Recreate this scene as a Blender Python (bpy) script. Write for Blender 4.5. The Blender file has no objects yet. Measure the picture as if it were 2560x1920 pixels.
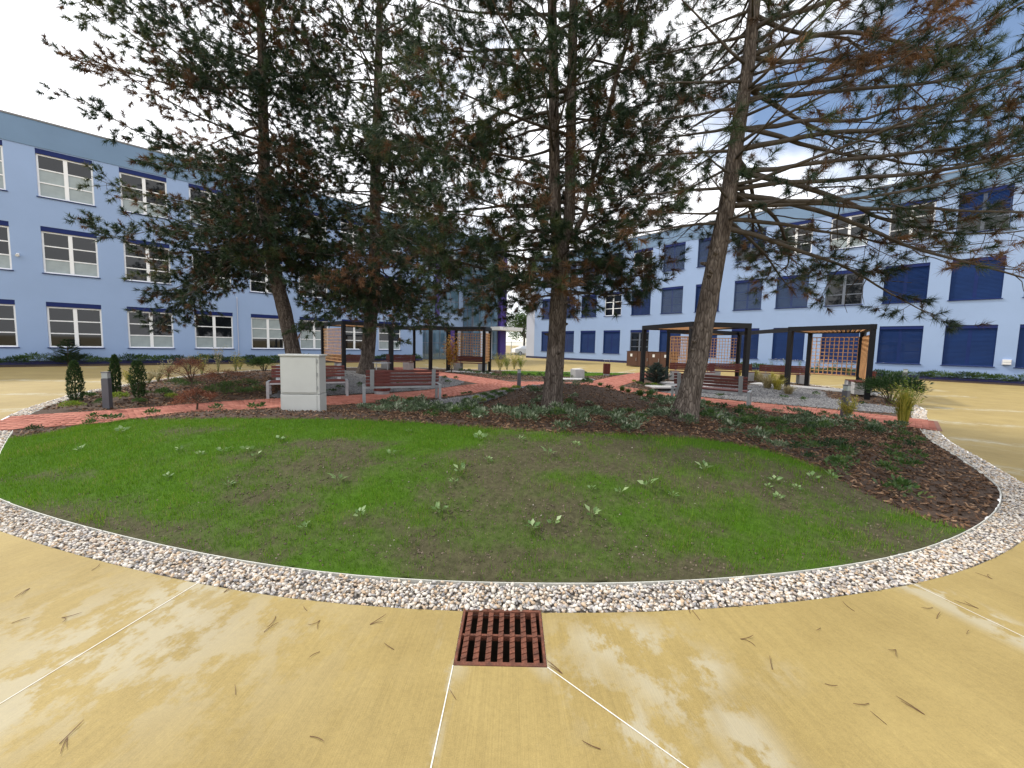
import bpy, bmesh, math, random
import numpy as np
from mathutils import Vector, Matrix

random.seed(7)
RNG = np.random.RandomState(11)
S = bpy.context.scene
C = S.collection
rad = math.radians

# ------------------------------------------------------------------ camera
CAM_H = 1.58
FPX, PITCH, ROLL, SHIFT = 961.0, rad(4.5), rad(1.23), 22.0     # in pixels of a 2560 wide frame
fwd = Vector((0, math.cos(PITCH), -math.sin(PITCH)))
up0 = Vector((0, math.sin(PITCH), math.cos(PITCH)))
rt0 = Vector((1, 0, 0))
rgt = rt0 * math.cos(ROLL) + up0 * math.sin(ROLL)
upv = up0 * math.cos(ROLL) - rt0 * math.sin(ROLL)
cam_d = bpy.data.cameras.new('camera')
cam = bpy.data.objects.new('camera', cam_d)
C.objects.link(cam)
cam.matrix_world = Matrix(((rgt.x, upv.x, -fwd.x, 0), (rgt.y, upv.y, -fwd.y, 0), (rgt.z, upv.z, -fwd.z, CAM_H), (0, 0, 0, 1)))
cam_d.sensor_fit = 'HORIZONTAL'
cam_d.sensor_width = 36
cam_d.lens = 36 * FPX / 2560
cam_d.shift_y = -SHIFT / 2560
cam_d.clip_start = 0.05
cam_d.clip_end = 2000
S.camera = cam

# ------------------------------------------------------------------ sky and sun
SUN_AZ = Vector((-0.80, 0.40, 0)).normalized()
SUN_EL = rad(47)
W = bpy.data.worlds.new('World')
S.world = W
W.use_nodes = True
wn, wl = W.node_tree.nodes, W.node_tree.links
wn.clear()
wo = wn.new('ShaderNodeOutputWorld')
bg = wn.new('ShaderNodeBackground')
bg.inputs['Strength'].default_value = 0.15
sky = wn.new('ShaderNodeTexSky')
sky.sky_type = 'NISHITA'
sky.sun_disc = False
sky.sun_elevation = SUN_EL
sky.sun_rotation = math.atan2(SUN_AZ.x, SUN_AZ.y)
sky.air_density = 1.0
sky.dust_density = 0.3
sky.ozone_density = 2.0
tc = wn.new('ShaderNodeTexCoord')
mp = wn.new('ShaderNodeMapping')
mp.inputs['Scale'].default_value = (1, 1, 1.9)
mp.inputs['Location'].default_value = (3.1, 0.4, 1.7)
nz = wn.new('ShaderNodeTexNoise')
nz.inputs['Scale'].default_value = 1.5
nz.inputs['Detail'].default_value = 9
nz.inputs['Roughness'].default_value = 0.55
wl.new(tc.outputs['Generated'], mp.inputs['Vector'])
wl.new(mp.outputs['Vector'], nz.inputs['Vector'])
# a break in the cloud deck where the photograph shows blue
dotn = wn.new('ShaderNodeVectorMath'); dotn.operation = 'DOT_PRODUCT'
brk = Vector((0.62, 0.70, 0.42)).normalized()
dotn.inputs[1].default_value = brk
wl.new(tc.outputs['Generated'], dotn.inputs[0])
mr = wn.new('ShaderNodeMapRange')
mr.inputs['From Min'].default_value = 0.945
mr.inputs['From Max'].default_value = 1.0
mr.inputs['To Min'].default_value = 0.0
mr.inputs['To Max'].default_value = 0.30
wl.new(dotn.outputs['Value'], mr.inputs['Value'])
sb = wn.new('ShaderNodeMath'); sb.operation = 'SUBTRACT'
wl.new(nz.outputs['Fac'], sb.inputs[0])
wl.new(mr.outputs['Result'], sb.inputs[1])
cr = wn.new('ShaderNodeValToRGB')
cr.color_ramp.elements[0].position = 0.26
cr.color_ramp.elements[0].color = (0.03, 0.03, 0.03, 1)
cr.color_ramp.elements[1].position = 0.42
cr.color_ramp.elements[1].color = (1, 1, 1, 1)
wl.new(sb.outputs[0], cr.inputs['Fac'])
cm = wn.new('ShaderNodeMixRGB')
wl.new(cr.outputs['Color'], cm.inputs['Fac'])
wl.new(sky.outputs['Color'], cm.inputs['Color1'])
cm.inputs['Color2'].default_value = (9.3, 9.4, 9.7, 1)
wl.new(cm.outputs['Color'], bg.inputs['Color'])
wl.new(bg.outputs['Background'], wo.inputs['Surface'])

sun_d = bpy.data.lights.new('sun', 'SUN')
sun_d.energy = 2.9
sun_d.angle = rad(5)
sun_d.color = (1, 0.94, 0.85)
sun = bpy.data.objects.new('sun', sun_d)
C.objects.link(sun)
sdir = SUN_AZ * math.cos(SUN_EL) + Vector((0, 0, math.sin(SUN_EL)))
sun.rotation_euler = sdir.to_track_quat('Z', 'Y').to_euler()
sun.location = sdir * 60

S.render.engine = 'CYCLES'
S.view_settings.view_transform = 'Standard'
S.view_settings.look = 'None'
S.view_settings.exposure = 0.2
S.view_settings.gamma = 1.0
S.view_settings.use_curve_mapping = False
S.cycles.max_bounces = 6
S.cycles.transparent_max_bounces = 4

# ------------------------------------------------------------------ numeric helpers
def smooth(a, b, x):
    t = np.clip((np.asarray(x, float) - a) / (b - a), 0, 1)
    return t * t * (3 - 2 * t)
_perm = np.random.RandomState(3).rand(256, 256)
def vnoise(x, y):
    x = np.asarray(x, float); y = np.asarray(y, float)
    xi = np.floor(x).astype(int); yi = np.floor(y).astype(int)
    fx = x - xi; fy = y - yi
    fx = fx * fx * (3 - 2 * fx); fy = fy * fy * (3 - 2 * fy)
    g = lambda a, b: _perm[a % 256, b % 256]
    return (g(xi, yi) * (1 - fx) + g(xi + 1, yi) * fx) * (1 - fy) + (g(xi, yi + 1) * (1 - fx) + g(xi + 1, yi + 1) * fx) * fy
def fbm(x, y, o=4):
    r = 0; a = 0.5; t = 0
    for i in range(o):
        r = r + a * vnoise(np.asarray(x) * 2 ** i + 17.3 * i, np.asarray(y) * 2 ** i + 5.1 * i); t += a; a *= 0.55
    return r / t
def catmull(pts, n=8, closed=False):
    P = [np.array(p, float) for p in pts]; out = []
    m = len(P)
    rng = range(m) if closed else range(m - 1)
    for i in rng:
        if closed: p0, p1, p2, p3 = P[(i - 1) % m], P[i], P[(i + 1) % m], P[(i + 2) % m]
        else: p0, p1, p2, p3 = P[max(i - 1, 0)], P[i], P[i + 1], P[min(i + 2, m - 1)]
        for k in range(n):
            t = k / n
            out.append(0.5 * ((2 * p1) + (-p0 + p2) * t + (2 * p0 - 5 * p1 + 4 * p2 - p3) * t * t + (-p0 + 3 * p1 - 3 * p2 + p3) * t ** 3))
    if not closed: out.append(P[-1])
    return np.array(out)
def seg_dist(x, y, poly, closed=False):
    x = np.asarray(x, float).ravel(); y = np.asarray(y, float).ravel()
    best = np.full(x.shape, 1e9)
    n = len(poly)
    for i in range(n if closed else n - 1):
        a = poly[i]; b = poly[(i + 1) % n]
        d = b - a; L = d @ d + 1e-12
        t = np.clip(((x - a[0]) * d[0] + (y - a[1]) * d[1]) / L, 0, 1)
        best = np.minimum(best, (x - a[0] - t * d[0]) ** 2 + (y - a[1] - t * d[1]) ** 2)
    return np.sqrt(best)
def inside(x, y, poly):
    x = np.asarray(x, float).ravel(); y = np.asarray(y, float).ravel()
    r = np.zeros(x.shape, bool); n = len(poly)
    for i in range(n):
        x1, y1 = poly[i]; x2, y2 = poly[(i + 1) % n]
        if y1 == y2: continue
        c = ((y1 > y) != (y2 > y)) & (x < (x2 - x1) * (y - y1) / (y2 - y1) + x1)
        r ^= c
    return r

# ------------------------------------------------------------------ the plan of the garden
BED = catmull([(0.3, 2.43), (2.44, 2.71), (4.18, 3.36), (5.7, 4.35), (6.75, 5.6), (7.75, 7.0), (8.9, 8.3), (10.2, 9.7), (11.8, 11.3), (13.4, 14), (14.0, 17.5),
               (13.0, 21.0), (9.5, 23.6), (5, 23.4), (0, 23.4), (-6, 24.2), (-11, 22.5), (-13.4, 18), (-12.9, 14), (-11.9, 11.0),
               (-10.4, 8.6), (-9.2, 7.15), (-8.0, 6.05), (-6.3, 4.6), (-4.92, 3.58), (-1.91, 2.62)], 8, True)
CEN = np.array((0.0, 13.0))
PATH_W = 1.65
PATH_MAIN = catmull([(-10.1, 5.9), (-8.95, 6.75), (-7.9, 7.55), (-6.4, 9.15), (-4.3, 10.45), (-2.4, 12.0), (-1.0, 14.3), (0.6, 15.7), (2.5, 15.7), (3.9, 14.6),
                     (4.75, 13.0), (6.1, 11.3), (8.0, 9.85), (9.3, 8.5), (10.2, 7.6)], 8)
PATH_BL = catmull([(-0.4, 15.4), (-1.7, 17.2), (-3.4, 19.4), (-5.6, 22.0), (-7.4, 24.6)], 8)
PATH_BR = catmull([(3.2, 15.2), (4.5, 17.3), (6.2, 20.2), (8.4, 23.4), (9.4, 24.9)], 8)

def bed_sd(x, y):
    d = seg_dist(x, y, BED, True)
    return np.where(inside(x, y, BED), d, -d)
def path_d(x, y):
    return np.minimum(np.minimum(seg_dist(x, y, PATH_MAIN), seg_dist(x, y, PATH_BL)), seg_dist(x, y, PATH_BR))
def H(x, y):
    x = np.asarray(x, float).ravel(); y = np.asarray(y, float).ravel()
    sd = bed_sd(x, y); dp = path_d(x, y)
    r = smooth(0, 1.7, sd) * 0.45 + smooth(0.2, 3.6, sd) * 0.55
    g = smooth(0.82, 2.3, dp)
    amp = (0.42 - 0.32 * smooth(15, 18, y) - 0.12 * smooth(8.5, 10.5, y)) * (1 - 0.80 * smooth(6.0, 8.4, y) * smooth(14.5, 12.5, y) * smooth(-7.0, -5.0, x)) * (1 - 0.5 * smooth(3.0, 5.0, x))
    z = r * g * amp
    z = z + 0.50 * np.exp(-((x - 1.6) / 2.1) ** 2 - ((y - 10.3) / 1.35) ** 2) * smooth(0.85, 2.4, dp)
    z = z + 0.16 * np.exp(-((x + 7.0) / 2.2) ** 2 - ((y - 14.0) / 2.0) ** 2) * g
    z = z + r * g * 0.05 * (fbm(x * 0.9, y * 0.9, 3) - 0.5) + r * g * 0.03 * (fbm(x * 3.1, y * 3.1, 3) - 0.5)
    return np.where(sd < 0, -0.02 * smooth(0, 0.05, -sd), z)
def Hs(x, y): return float(H([x], [y])[0])
def ray(px, py):
    d = fwd + rgt * ((px - 1280) / FPX) + upv * ((960 - SHIFT - py) / FPX)
    return d
def at(px, py):
    """where the sight line through a point of the photograph meets the terrain"""
    d = ray(px, py)
    t = np.linspace(1.0, 60, 2400)
    X = d.x * t; Y = d.y * t; Z = CAM_H + d.z * t
    gz = H(X, Y)
    i = int(np.argmax(Z <= gz))
    return Vector((X[i], Y[i], gz[i]))
def atd(px, py, Y):
    d = ray(px, py); t = Y / d.y
    return Vector((d.x * t, Y, CAM_H + d.z * t))

# ------------------------------------------------------------------ scene helpers
def tag(o, label=None, cat=None, group=None, kind=None):
    if label: o['label'] = label
    if cat: o['category'] = cat
    if group: o['group'] = group
    if kind: o['kind'] = kind
    return o
def empty(name, loc, rz=0, label=None, cat=None, group=None):
    o = bpy.data.objects.new(name, None)
    C.objects.link(o)
    o.location = loc
    o.rotation_euler = (0, 0, rz)
    o.empty_display_size = 0.2
    return tag(o, label, cat, group)
def np_mesh(name, V, F, attr=None, smoothf=False):
    V = np.asarray(V, np.float32); F = np.asarray(F, np.int32)
    me = bpy.data.meshes.new(name)
    k = F.shape[1]
    me.vertices.add(len(V)); me.vertices.foreach_set('co', V.ravel())
    me.loops.add(F.size); me.loops.foreach_set('vertex_index', F.ravel())
    me.polygons.add(len(F))
    me.polygons.foreach_set('loop_start', np.arange(0, F.size, k, dtype=np.int32))
    me.polygons.foreach_set('loop_total', np.full(len(F), k, dtype=np.int32))
    if smoothf: me.polygons.foreach_set('use_smooth', np.ones(len(F), bool))
    if attr:
        for n, a in attr.items():
            at_ = me.attributes.new(n, 'FLOAT', 'POINT')
            at_.data.foreach_set('value', np.asarray(a, np.float32))
    me.update(calc_edges=True)
    return me
def link(name, me, mat, parent=None, bevel=0):
    o = bpy.data.objects.new(name, me)
    C.objects.link(o)
    if mat is not None and not me.materials: me.materials.append(mat)
    if parent is not None: o.parent = parent
    if bevel:
        b = o.modifiers.new('bevel', 'BEVEL'); b.width = bevel; b.segments = 2; b.limit_method = 'ANGLE'
    return o
class MB:
    def __init__(s): s.v = []; s.f = []
    def box(s, x0, x1, y0, y1, z0, z1, rz=0, o=(0, 0, 0)):
        n = len(s.v); c, q = math.cos(rz), math.sin(rz)
        for x, y, z in ((x0, y0, z0), (x1, y0, z0), (x1, y1, z0), (x0, y1, z0), (x0, y0, z1), (x1, y0, z1), (x1, y1, z1), (x0, y1, z1)):
            s.v.append((o[0] + x * c - y * q, o[1] + x * q + y * c, o[2] + z))
        for f in ((3, 2, 1, 0), (4, 5, 6, 7), (0, 1, 5, 4), (1, 2, 6, 5), (2, 3, 7, 6), (3, 0, 4, 7)): s.f.append(tuple(n + i for i in f))
        return s
    def quad(s, a, b, c, d):
        n = len(s.v); s.v += [tuple(a), tuple(b), tuple(c), tuple(d)]; s.f.append((n, n + 1, n + 2, n + 3)); return s
    def bar(s, a, b, w, h):
        """a rectangular bar from a to b: w across, h high"""
        a = Vector(a); b = Vector(b); d = (b - a).normalized()
        side = d.cross(Vector((0, 0, 1)))
        if side.length < 1e-4: side = Vector((1, 0, 0))
        side.normalize(); u = side.cross(d).normalized()
        n = len(s.v)
        for p in (a, b):
            for i, j in ((-1, -1), (1, -1), (1, 1), (-1, 1)): s.v.append(tuple(p + side * (i * w / 2) + u * (j * h / 2)))
        for f in ((0, 1, 2, 3), (7, 6, 5, 4), (0, 4, 5, 1), (1, 5, 6, 2), (2, 6, 7, 3), (3, 7, 4, 0)): s.f.append(tuple(n + i for i in f))
        return s
    def tube(s, pts, rr, k=8, cap=True):
        pts = [Vector(p) for p in pts]
        if not hasattr(rr, '__len__'): rr = [rr] * len(pts)
        base = len(s.v); ref = None
        for i, p in enumerate(pts):
            d = (pts[min(i + 1, len(pts) - 1)] - pts[max(i - 1, 0)]).normalized()
            if ref is None: ref = d.orthogonal().normalized()
            ref = (ref - d * ref.dot(d)).normalized(); e = d.cross(ref)
            for j in range(k):
                a = 2 * math.pi * j / k
                s.v.append(tuple(p + ref * (math.cos(a) * rr[i]) + e * (math.sin(a) * rr[i])))
        for i in range(len(pts) - 1):
            for j in range(k):
                a = base + i * k + j; b = base + i * k + (j + 1) % k
                s.f.append((a, b, b + k, a + k))
        if cap:
            s.f.append(tuple(base + j for j in reversed(range(k))))
            s.f.append(tuple(base + (len(pts) - 1) * k + j for j in range(k)))
        return s
    def prism(s, poly, z0, z1):
        n = len(s.v); m = len(poly)
        for z in (z0, z1):
            for p in poly: s.v.append((p[0], p[1], z))
        s.f.append(tuple(n + i for i in reversed(range(m)))); s.f.append(tuple(n + m + i for i in range(m)))
        for i in range(m): j = (i + 1) % m; s.f.append((n + i, n + j, n + m + j, n + m + i))
        return s
    def mesh(s, name, sm=False):
        me = bpy.data.meshes.new(name); me.from_pydata(s.v, [], s.f)
        if sm:
            me.polygons.foreach_set('use_smooth', np.ones(len(me.polygons), bool))
        me.update(); return me
    def build(s, name, mat, parent=None, bevel=0, sm=False):
        return link(name, s.mesh(name, sm), mat, parent, bevel)
def copy_tree(o, parent=None):
    c = o.copy(); C.objects.link(c)
    if parent is not None: c.parent = parent
    for ch in list(o.children): copy_tree(ch, c)
    return c
def scatter(name, TV, TF, pos, rot, scl, mat, parent=None, rnd=None, smoothf=False, kind='stuff'):
    """many copies of one small template joined into one mesh; rot (n,3,3), scl (n,3)"""
    TV = np.asarray(TV, float); TF = np.asarray(TF, int); n = len(pos); m = len(TV)
    V = np.einsum('nij,nkj->nki', rot, TV[None] * scl[:, None, :]) + np.asarray(pos)[:, None, :]
    F = TF[None] + (np.arange(n) * m)[:, None, None]
    if rnd is None: rnd = RNG.rand(n)
    me = np_mesh(name, V.reshape(-1, 3), F.reshape(-1, TF.shape[1]), {'rnd': np.repeat(rnd, m)}, smoothf)
    o = link(name, me, mat, parent)
    if kind: o['kind'] = kind
    return o
def rot_rand(n, tilt=0.3):
    a = RNG.rand(n) * 2 * math.pi; b = RNG.randn(n) * tilt; c = RNG.randn(n) * tilt
    z = np.zeros(n); o = np.ones(n)
    Rz = np.stack([np.cos(a), -np.sin(a), z, np.sin(a), np.cos(a), z, z, z, o], 1).reshape(n, 3, 3)
    Rx = np.stack([o, z, z, z, np.cos(b), -np.sin(b), z, np.sin(b), np.cos(b)], 1).reshape(n, 3, 3)
    Ry = np.stack([np.cos(c), z, np.sin(c), z, o, z, -np.sin(c), z, np.cos(c)], 1).reshape(n, 3, 3)
    return Rz @ Rx @ Ry
def ico(sub):
    bm = bmesh.new(); bmesh.ops.create_icosphere(bm, subdivisions=sub, radius=1)
    v = np.array([tuple(x.co) for x in bm.verts]); f = np.array([[q.index for q in x.verts] for x in bm.faces]); bm.free()
    return v, f
BOXV = np.array([(-1, -1, -1), (1, -1, -1), (1, 1, -1), (-1, 1, -1), (-1, -1, 1), (1, -1, 1), (1, 1, 1), (-1, 1, 1)]) * 0.5
BOXF = np.array([(3, 2, 1, 0), (4, 5, 6, 7), (0, 1, 5, 4), (1, 2, 6, 5), (2, 3, 7, 6), (3, 0, 4, 7)])

OCV = np.array([(1, 0, 0), (-1, 0, 0), (0, 1, 0), (0, -1, 0), (0, 0, 1), (0, 0, -1)], float)
OCF = np.array([(0, 2, 4), (2, 1, 4), (1, 3, 4), (3, 0, 4), (2, 0, 5), (1, 2, 5), (3, 1, 5), (0, 3, 5)])
# ------------------------------------------------------------------ materials
def mat(name, col, rough=0.6, metal=0.0, var=0.0, vscale=6.0, bump=0.0, bscale=60.0, stretch=None, ior=None, translucent=0.0, coords='Object', spec=None):
    m = bpy.data.materials.new(name); m.use_nodes = True
    n, l = m.node_tree.nodes, m.node_tree.links
    b = n['Principled BSDF']
    b.inputs['Base Color'].default_value = (*col, 1)
    b.inputs['Roughness'].default_value = rough
    b.inputs['Metallic'].default_value = metal
    if ior: b.inputs['IOR'].default_value = ior
    if spec is not None: b.inputs['Specular IOR Level'].default_value = spec
    if var or bump:
        t = n.new('ShaderNodeTexCoord'); mpp = n.new('ShaderNodeMapping')
        l.new(t.outputs[coords], mpp.inputs['Vector'])
        if stretch: mpp.inputs['Scale'].default_value = stretch
    if var:
        x = n.new('ShaderNodeTexNoise'); x.inputs['Scale'].default_value = vscale; x.inputs['Detail'].default_value = 6; x.inputs['Roughness'].default_value = 0.6
        l.new(mpp.outputs['Vector'], x.inputs['Vector'])
        r = n.new('ShaderNodeValToRGB')
        r.color_ramp.elements[0].position = 0.3; r.color_ramp.elements[1].position = 0.7
        r.color_ramp.elements[0].color = (*[c * (1 - var) for c in col], 1)
        r.color_ramp.elements[1].color = (*[min(1, c * (1 + var)) for c in col], 1)
        l.new(x.outputs['Fac'], r.inputs['Fac']); l.new(r.outputs['Color'], b.inputs['Base Color'])
    if bump:
        x = n.new('ShaderNodeTexNoise'); x.inputs['Scale'].default_value = bscale; x.inputs['Detail'].default_value = 5
        l.new(mpp.outputs['Vector'], x.inputs['Vector'])
        q = n.new('ShaderNodeBump'); q.inputs['Strength'].default_value = bump; q.inputs['Distance'].default_value = 0.02
        l.new(x.outputs['Fac'], q.inputs['Height']); l.new(q.outputs['Normal'], b.inputs['Normal'])
    return m
def mat_rnd(name, stops, rough=0.7, translucent=0.0, spec=0.3, bump=0):
    """colour picked per small piece from its stored random number"""
    m = bpy.data.materials.new(name); m.use_nodes = True
    n, l = m.node_tree.nodes, m.node_tree.links
    b = n['Principled BSDF']; b.inputs['Roughness'].default_value = rough; b.inputs['Specular IOR Level'].default_value = spec
    a = n.new('ShaderNodeAttribute'); a.attribute_name = 'rnd'
    r = n.new('ShaderNodeValToRGB'); e = r.color_ramp.elements
    while len(e) < len(stops): e.new(0.5)
    for i, (p, c) in enumerate(stops): e[i].position = p; e[i].color = (*c, 1)
    l.new(a.outputs['Fac'], r.inputs['Fac']); l.new(r.outputs['Color'], b.inputs['Base Color'])
    if translucent:
        t = n.new('ShaderNodeBsdfTranslucent'); l.new(r.outputs['Color'], t.inputs['Color'])
        x = n.new('ShaderNodeMixShader'); x.inputs['Fac'].default_value = translucent
        l.new(b.outputs[0], x.inputs[1]); l.new(t.outputs[0], x.inputs[2])
        l.new(x.outputs[0], n['Material Output'].inputs['Surface'])
    return m
M = {}
M['wall'] = mat('render_pale_blue', (0.285, 0.39, 0.60), 0.85, var=0.05, vscale=0.35, bump=0.08, bscale=90)
M['wall_grey'] = mat('render_pale_grey', (0.50, 0.53, 0.62), 0.85, var=0.05, vscale=0.5)
M['fascia'] = mat('fascia_blue_grey', (0.15, 0.24, 0.37), 0.7, var=0.06, vscale=0.6)
M['navy'] = mat('navy_metal', (0.008, 0.020, 0.115), 0.55, var=0.1, vscale=2, spec=0.2)
M['blind'] = mat('navy_blind_slats', (0.008, 0.030, 0.118), 0.6, var=0.12, vscale=1.5, spec=0.15)
M['blind_grey'] = mat('grey_blue_blind_slats', (0.06, 0.10, 0.20), 0.5, var=0.12, vscale=1.5)
M['white_frame'] = mat('white_window_frame', (0.84, 0.85, 0.86), 0.4, var=0.02)
M['grey_frame'] = mat('grey_window_frame', (0.12, 0.14, 0.18), 0.4)
M['glass_dark'] = mat('window_glass', (0.008, 0.010, 0.013), 0.03, var=0.5, vscale=1.2, ior=1.55)
M['glass_film'] = mat('frosted_and_skylit_glass', (0.30, 0.35, 0.36), 0.25, var=0.12, vscale=2.5)
M['glass_blue'] = mat('curtain_wall_glass', (0.07, 0.13, 0.18), 0.04, var=0.4, vscale=0.8, ior=2.2)
M['purple'] = mat('purple_panel', (0.060, 0.035, 0.22), 0.5, var=0.08)
M['plinth'] = mat('plinth_navy', (0.012, 0.014, 0.075), 0.6, var=0.2)
M['roof'] = mat('roof_grey', (0.2, 0.2, 0.21), 0.8)
M['metal'] = mat('galvanised_steel', (0.38, 0.40, 0.42), 0.42, metal=0.55, var=0.12, vscale=9)
M['anthracite'] = mat('anthracite_powder_coat', (0.007, 0.0075, 0.010), 0.55, var=0.15, vscale=3, spec=0.25)
M['bollard_grey'] = mat('bollard_grey_coat', (0.075, 0.08, 0.095), 0.5, var=0.1)
M['wood_red'] = mat('stained_red_wood', (0.105, 0.018, 0.013), 0.5, var=0.35, vscale=14, stretch=(0.6, 6, 6), bump=0.15, bscale=40)
M['wood_orange'] = mat('larch_lattice_wood', (0.58, 0.32, 0.14), 0.65, var=0.25, vscale=9)
M['wood_pale'] = mat('pale_pergola_batten', (0.50, 0.27, 0.12), 0.65, var=0.2, vscale=9)
M['wood_brown'] = mat('brown_board', (0.085, 0.036, 0.02), 0.6, var=0.3, vscale=6, stretch=(8, 8, 0.6))
M['concrete_block'] = mat('cast_concrete', (0.36, 0.36, 0.36), 0.8, var=0.12, vscale=5, bump=0.2)
M['cabinet'] = mat('light_grey_cabinet', (0.50, 0.51, 0.49), 0.55, var=0.05, vscale=3, bump=0.05, bscale=300)
M['rust'] = mat('rusted_cast_iron', (0.13, 0.042, 0.022), 0.75, var=0.55, vscale=22, bump=0.5, bscale=120)
M['pit'] = mat('drain_pit_concrete', (0.06, 0.045, 0.03), 0.9, var=0.3)
M['black'] = mat('black_void', (0.01, 0.01, 0.01), 0.9)
M['white_plastic'] = mat('white_plastic', (0.75, 0.75, 0.74), 0.45)
M['white_paint'] = mat('white_sealant', (0.72, 0.70, 0.64), 0.7, var=0.1, vscale=20)
M['edging'] = mat('pale_edging_strip', (0.55, 0.55, 0.50), 0.6, var=0.15)
M['car_white'] = mat('white_car_paint', (0.75, 0.76, 0.77), 0.25)
M['tyre'] = mat('tyre_rubber', (0.02, 0.02, 0.02), 0.8)
M['soil'] = mat('dark_soil', (0.06, 0.042, 0.03), 0.95, var=0.4, vscale=5, bump=0.6, bscale=25)
M['mulch'] = mat('bark_mulch_base', (0.058, 0.034, 0.021), 0.95, var=0.55, vscale=14, bump=0.9, bscale=35, stretch=(1, 1.6, 1))
M['chips'] = mat_rnd('bark_chips', [(0, (0.030, 0.017, 0.010)), (0.45, (0.090, 0.048, 0.027)), (0.8, (0.165, 0.090, 0.048)), (1, (0.33, 0.21, 0.13))], 0.85)
M['pebble'] = mat_rnd('river_pebbles', [(0, (0.60, 0.54, 0.46)), (0.32, (0.68, 0.64, 0.58)), (0.48, (0.46, 0.36, 0.26)), (0.60, (0.50, 0.36, 0.23)), (0.72, (0.30, 0.28, 0.28)), (0.86, (0.56, 0.53, 0.50)), (1, (0.20, 0.20, 0.21))], 0.5)
M['slate'] = mat_rnd('grey_gravel', [(0, (0.10, 0.10, 0.11)), (0.6, (0.19, 0.19, 0.20)), (1, (0.30, 0.30, 0.30))], 0.8)
M['pebble_base'] = mat('pebble_bed_base', (0.22, 0.20, 0.18), 0.9, var=0.5, vscale=40)
M['slate_base'] = mat('grey_gravel_base', (0.14, 0.14, 0.145), 0.9, var=0.4, vscale=25, bump=0.8, bscale=70)
M['grass'] = mat_rnd('grass_blades', [(0, (0.064, 0.145, 0.006)), (0.6, (0.108, 0.235, 0.010)), (0.93, (0.17, 0.29, 0.02)), (1, (0.28, 0.26, 0.09))], 0.6, translucent=0.35)
M['clod'] = mat_rnd('soil_clods', [(0, (0.07, 0.056, 0.038)), (0.6, (0.115, 0.094, 0.066)), (0.97, (0.19, 0.15, 0.11)), (1, (0.42, 0.39, 0.34))], 0.95)
M['needle'] = mat_rnd('pine_needles', [(0, (0.014, 0.034, 0.018)), (0.45, (0.030, 0.060, 0.026)), (0.75, (0.055, 0.085, 0.028)), (1, (0.105, 0.105, 0.035))], 0.5, translucent=0.25, spec=0.4)
M['needle_dry'] = mat_rnd('dry_pine_needles', [(0, (0.065, 0.040, 0.024)), (0.6, (0.135, 0.078, 0.042)), (1, (0.26, 0.14, 0.07))], 0.7, translucent=0.25)
M['twig'] = mat('pine_twig_bark', (0.075, 0.062, 0.05), 0.9, var=0.35, vscale=5)
def leafm(name, a, b, c, tr=0.3): M[name] = mat_rnd(name, [(0, a), (0.6, b), (1, c)], 0.5, translucent=tr, spec=0.4)
leafm('leaf_variegated', (0.025, 0.055, 0.022), (0.12, 0.17, 0.085), (0.46, 0.50, 0.38))
leafm('leaf_dark', (0.010, 0.028, 0.010), (0.025, 0.060, 0.018), (0.06, 0.11, 0.03))
leafm('leaf_mid', (0.025, 0.060, 0.015), (0.060, 0.120, 0.028), (0.14, 0.20, 0.05))
leafm('leaf_lime', (0.09, 0.16, 0.02), (0.19, 0.27, 0.03), (0.36, 0.38, 0.05))
leafm('leaf_yellow', (0.22, 0.22, 0.03), (0.40, 0.36, 0.06), (0.55, 0.46, 0.10))
leafm('leaf_bronze', (0.09, 0.035, 0.022), (0.21, 0.075, 0.040), (0.34, 0.15, 0.075))
leafm('leaf_red', (0.12, 0.015, 0.015), (0.30, 0.03, 0.035), (0.42, 0.10, 0.08))
leafm('leaf_spruce', (0.015, 0.035, 0.030), (0.035, 0.065, 0.058), (0.08, 0.12, 0.10))
leafm('leaf_weed', (0.09, 0.18, 0.05), (0.18, 0.29, 0.10), (0.32, 0.42, 0.20))
leafm('leaf_orange', (0.30, 0.13, 0.02), (0.45, 0.23, 0.04), (0.40, 0.32, 0.06))
leafm('petal', (0.7, 0.7, 0.66), (0.8, 0.8, 0.78), (0.85, 0.85, 0.8))
leafm('dry_straw', (0.25, 0.20, 0.10), (0.38, 0.32, 0.17), (0.5, 0.45, 0.28))
M['stem'] = mat('shrub_stem', (0.07, 0.05, 0.03), 0.85)
M['stem_green'] = mat('green_stem', (0.13, 0.17, 0.05), 0.7)

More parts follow.
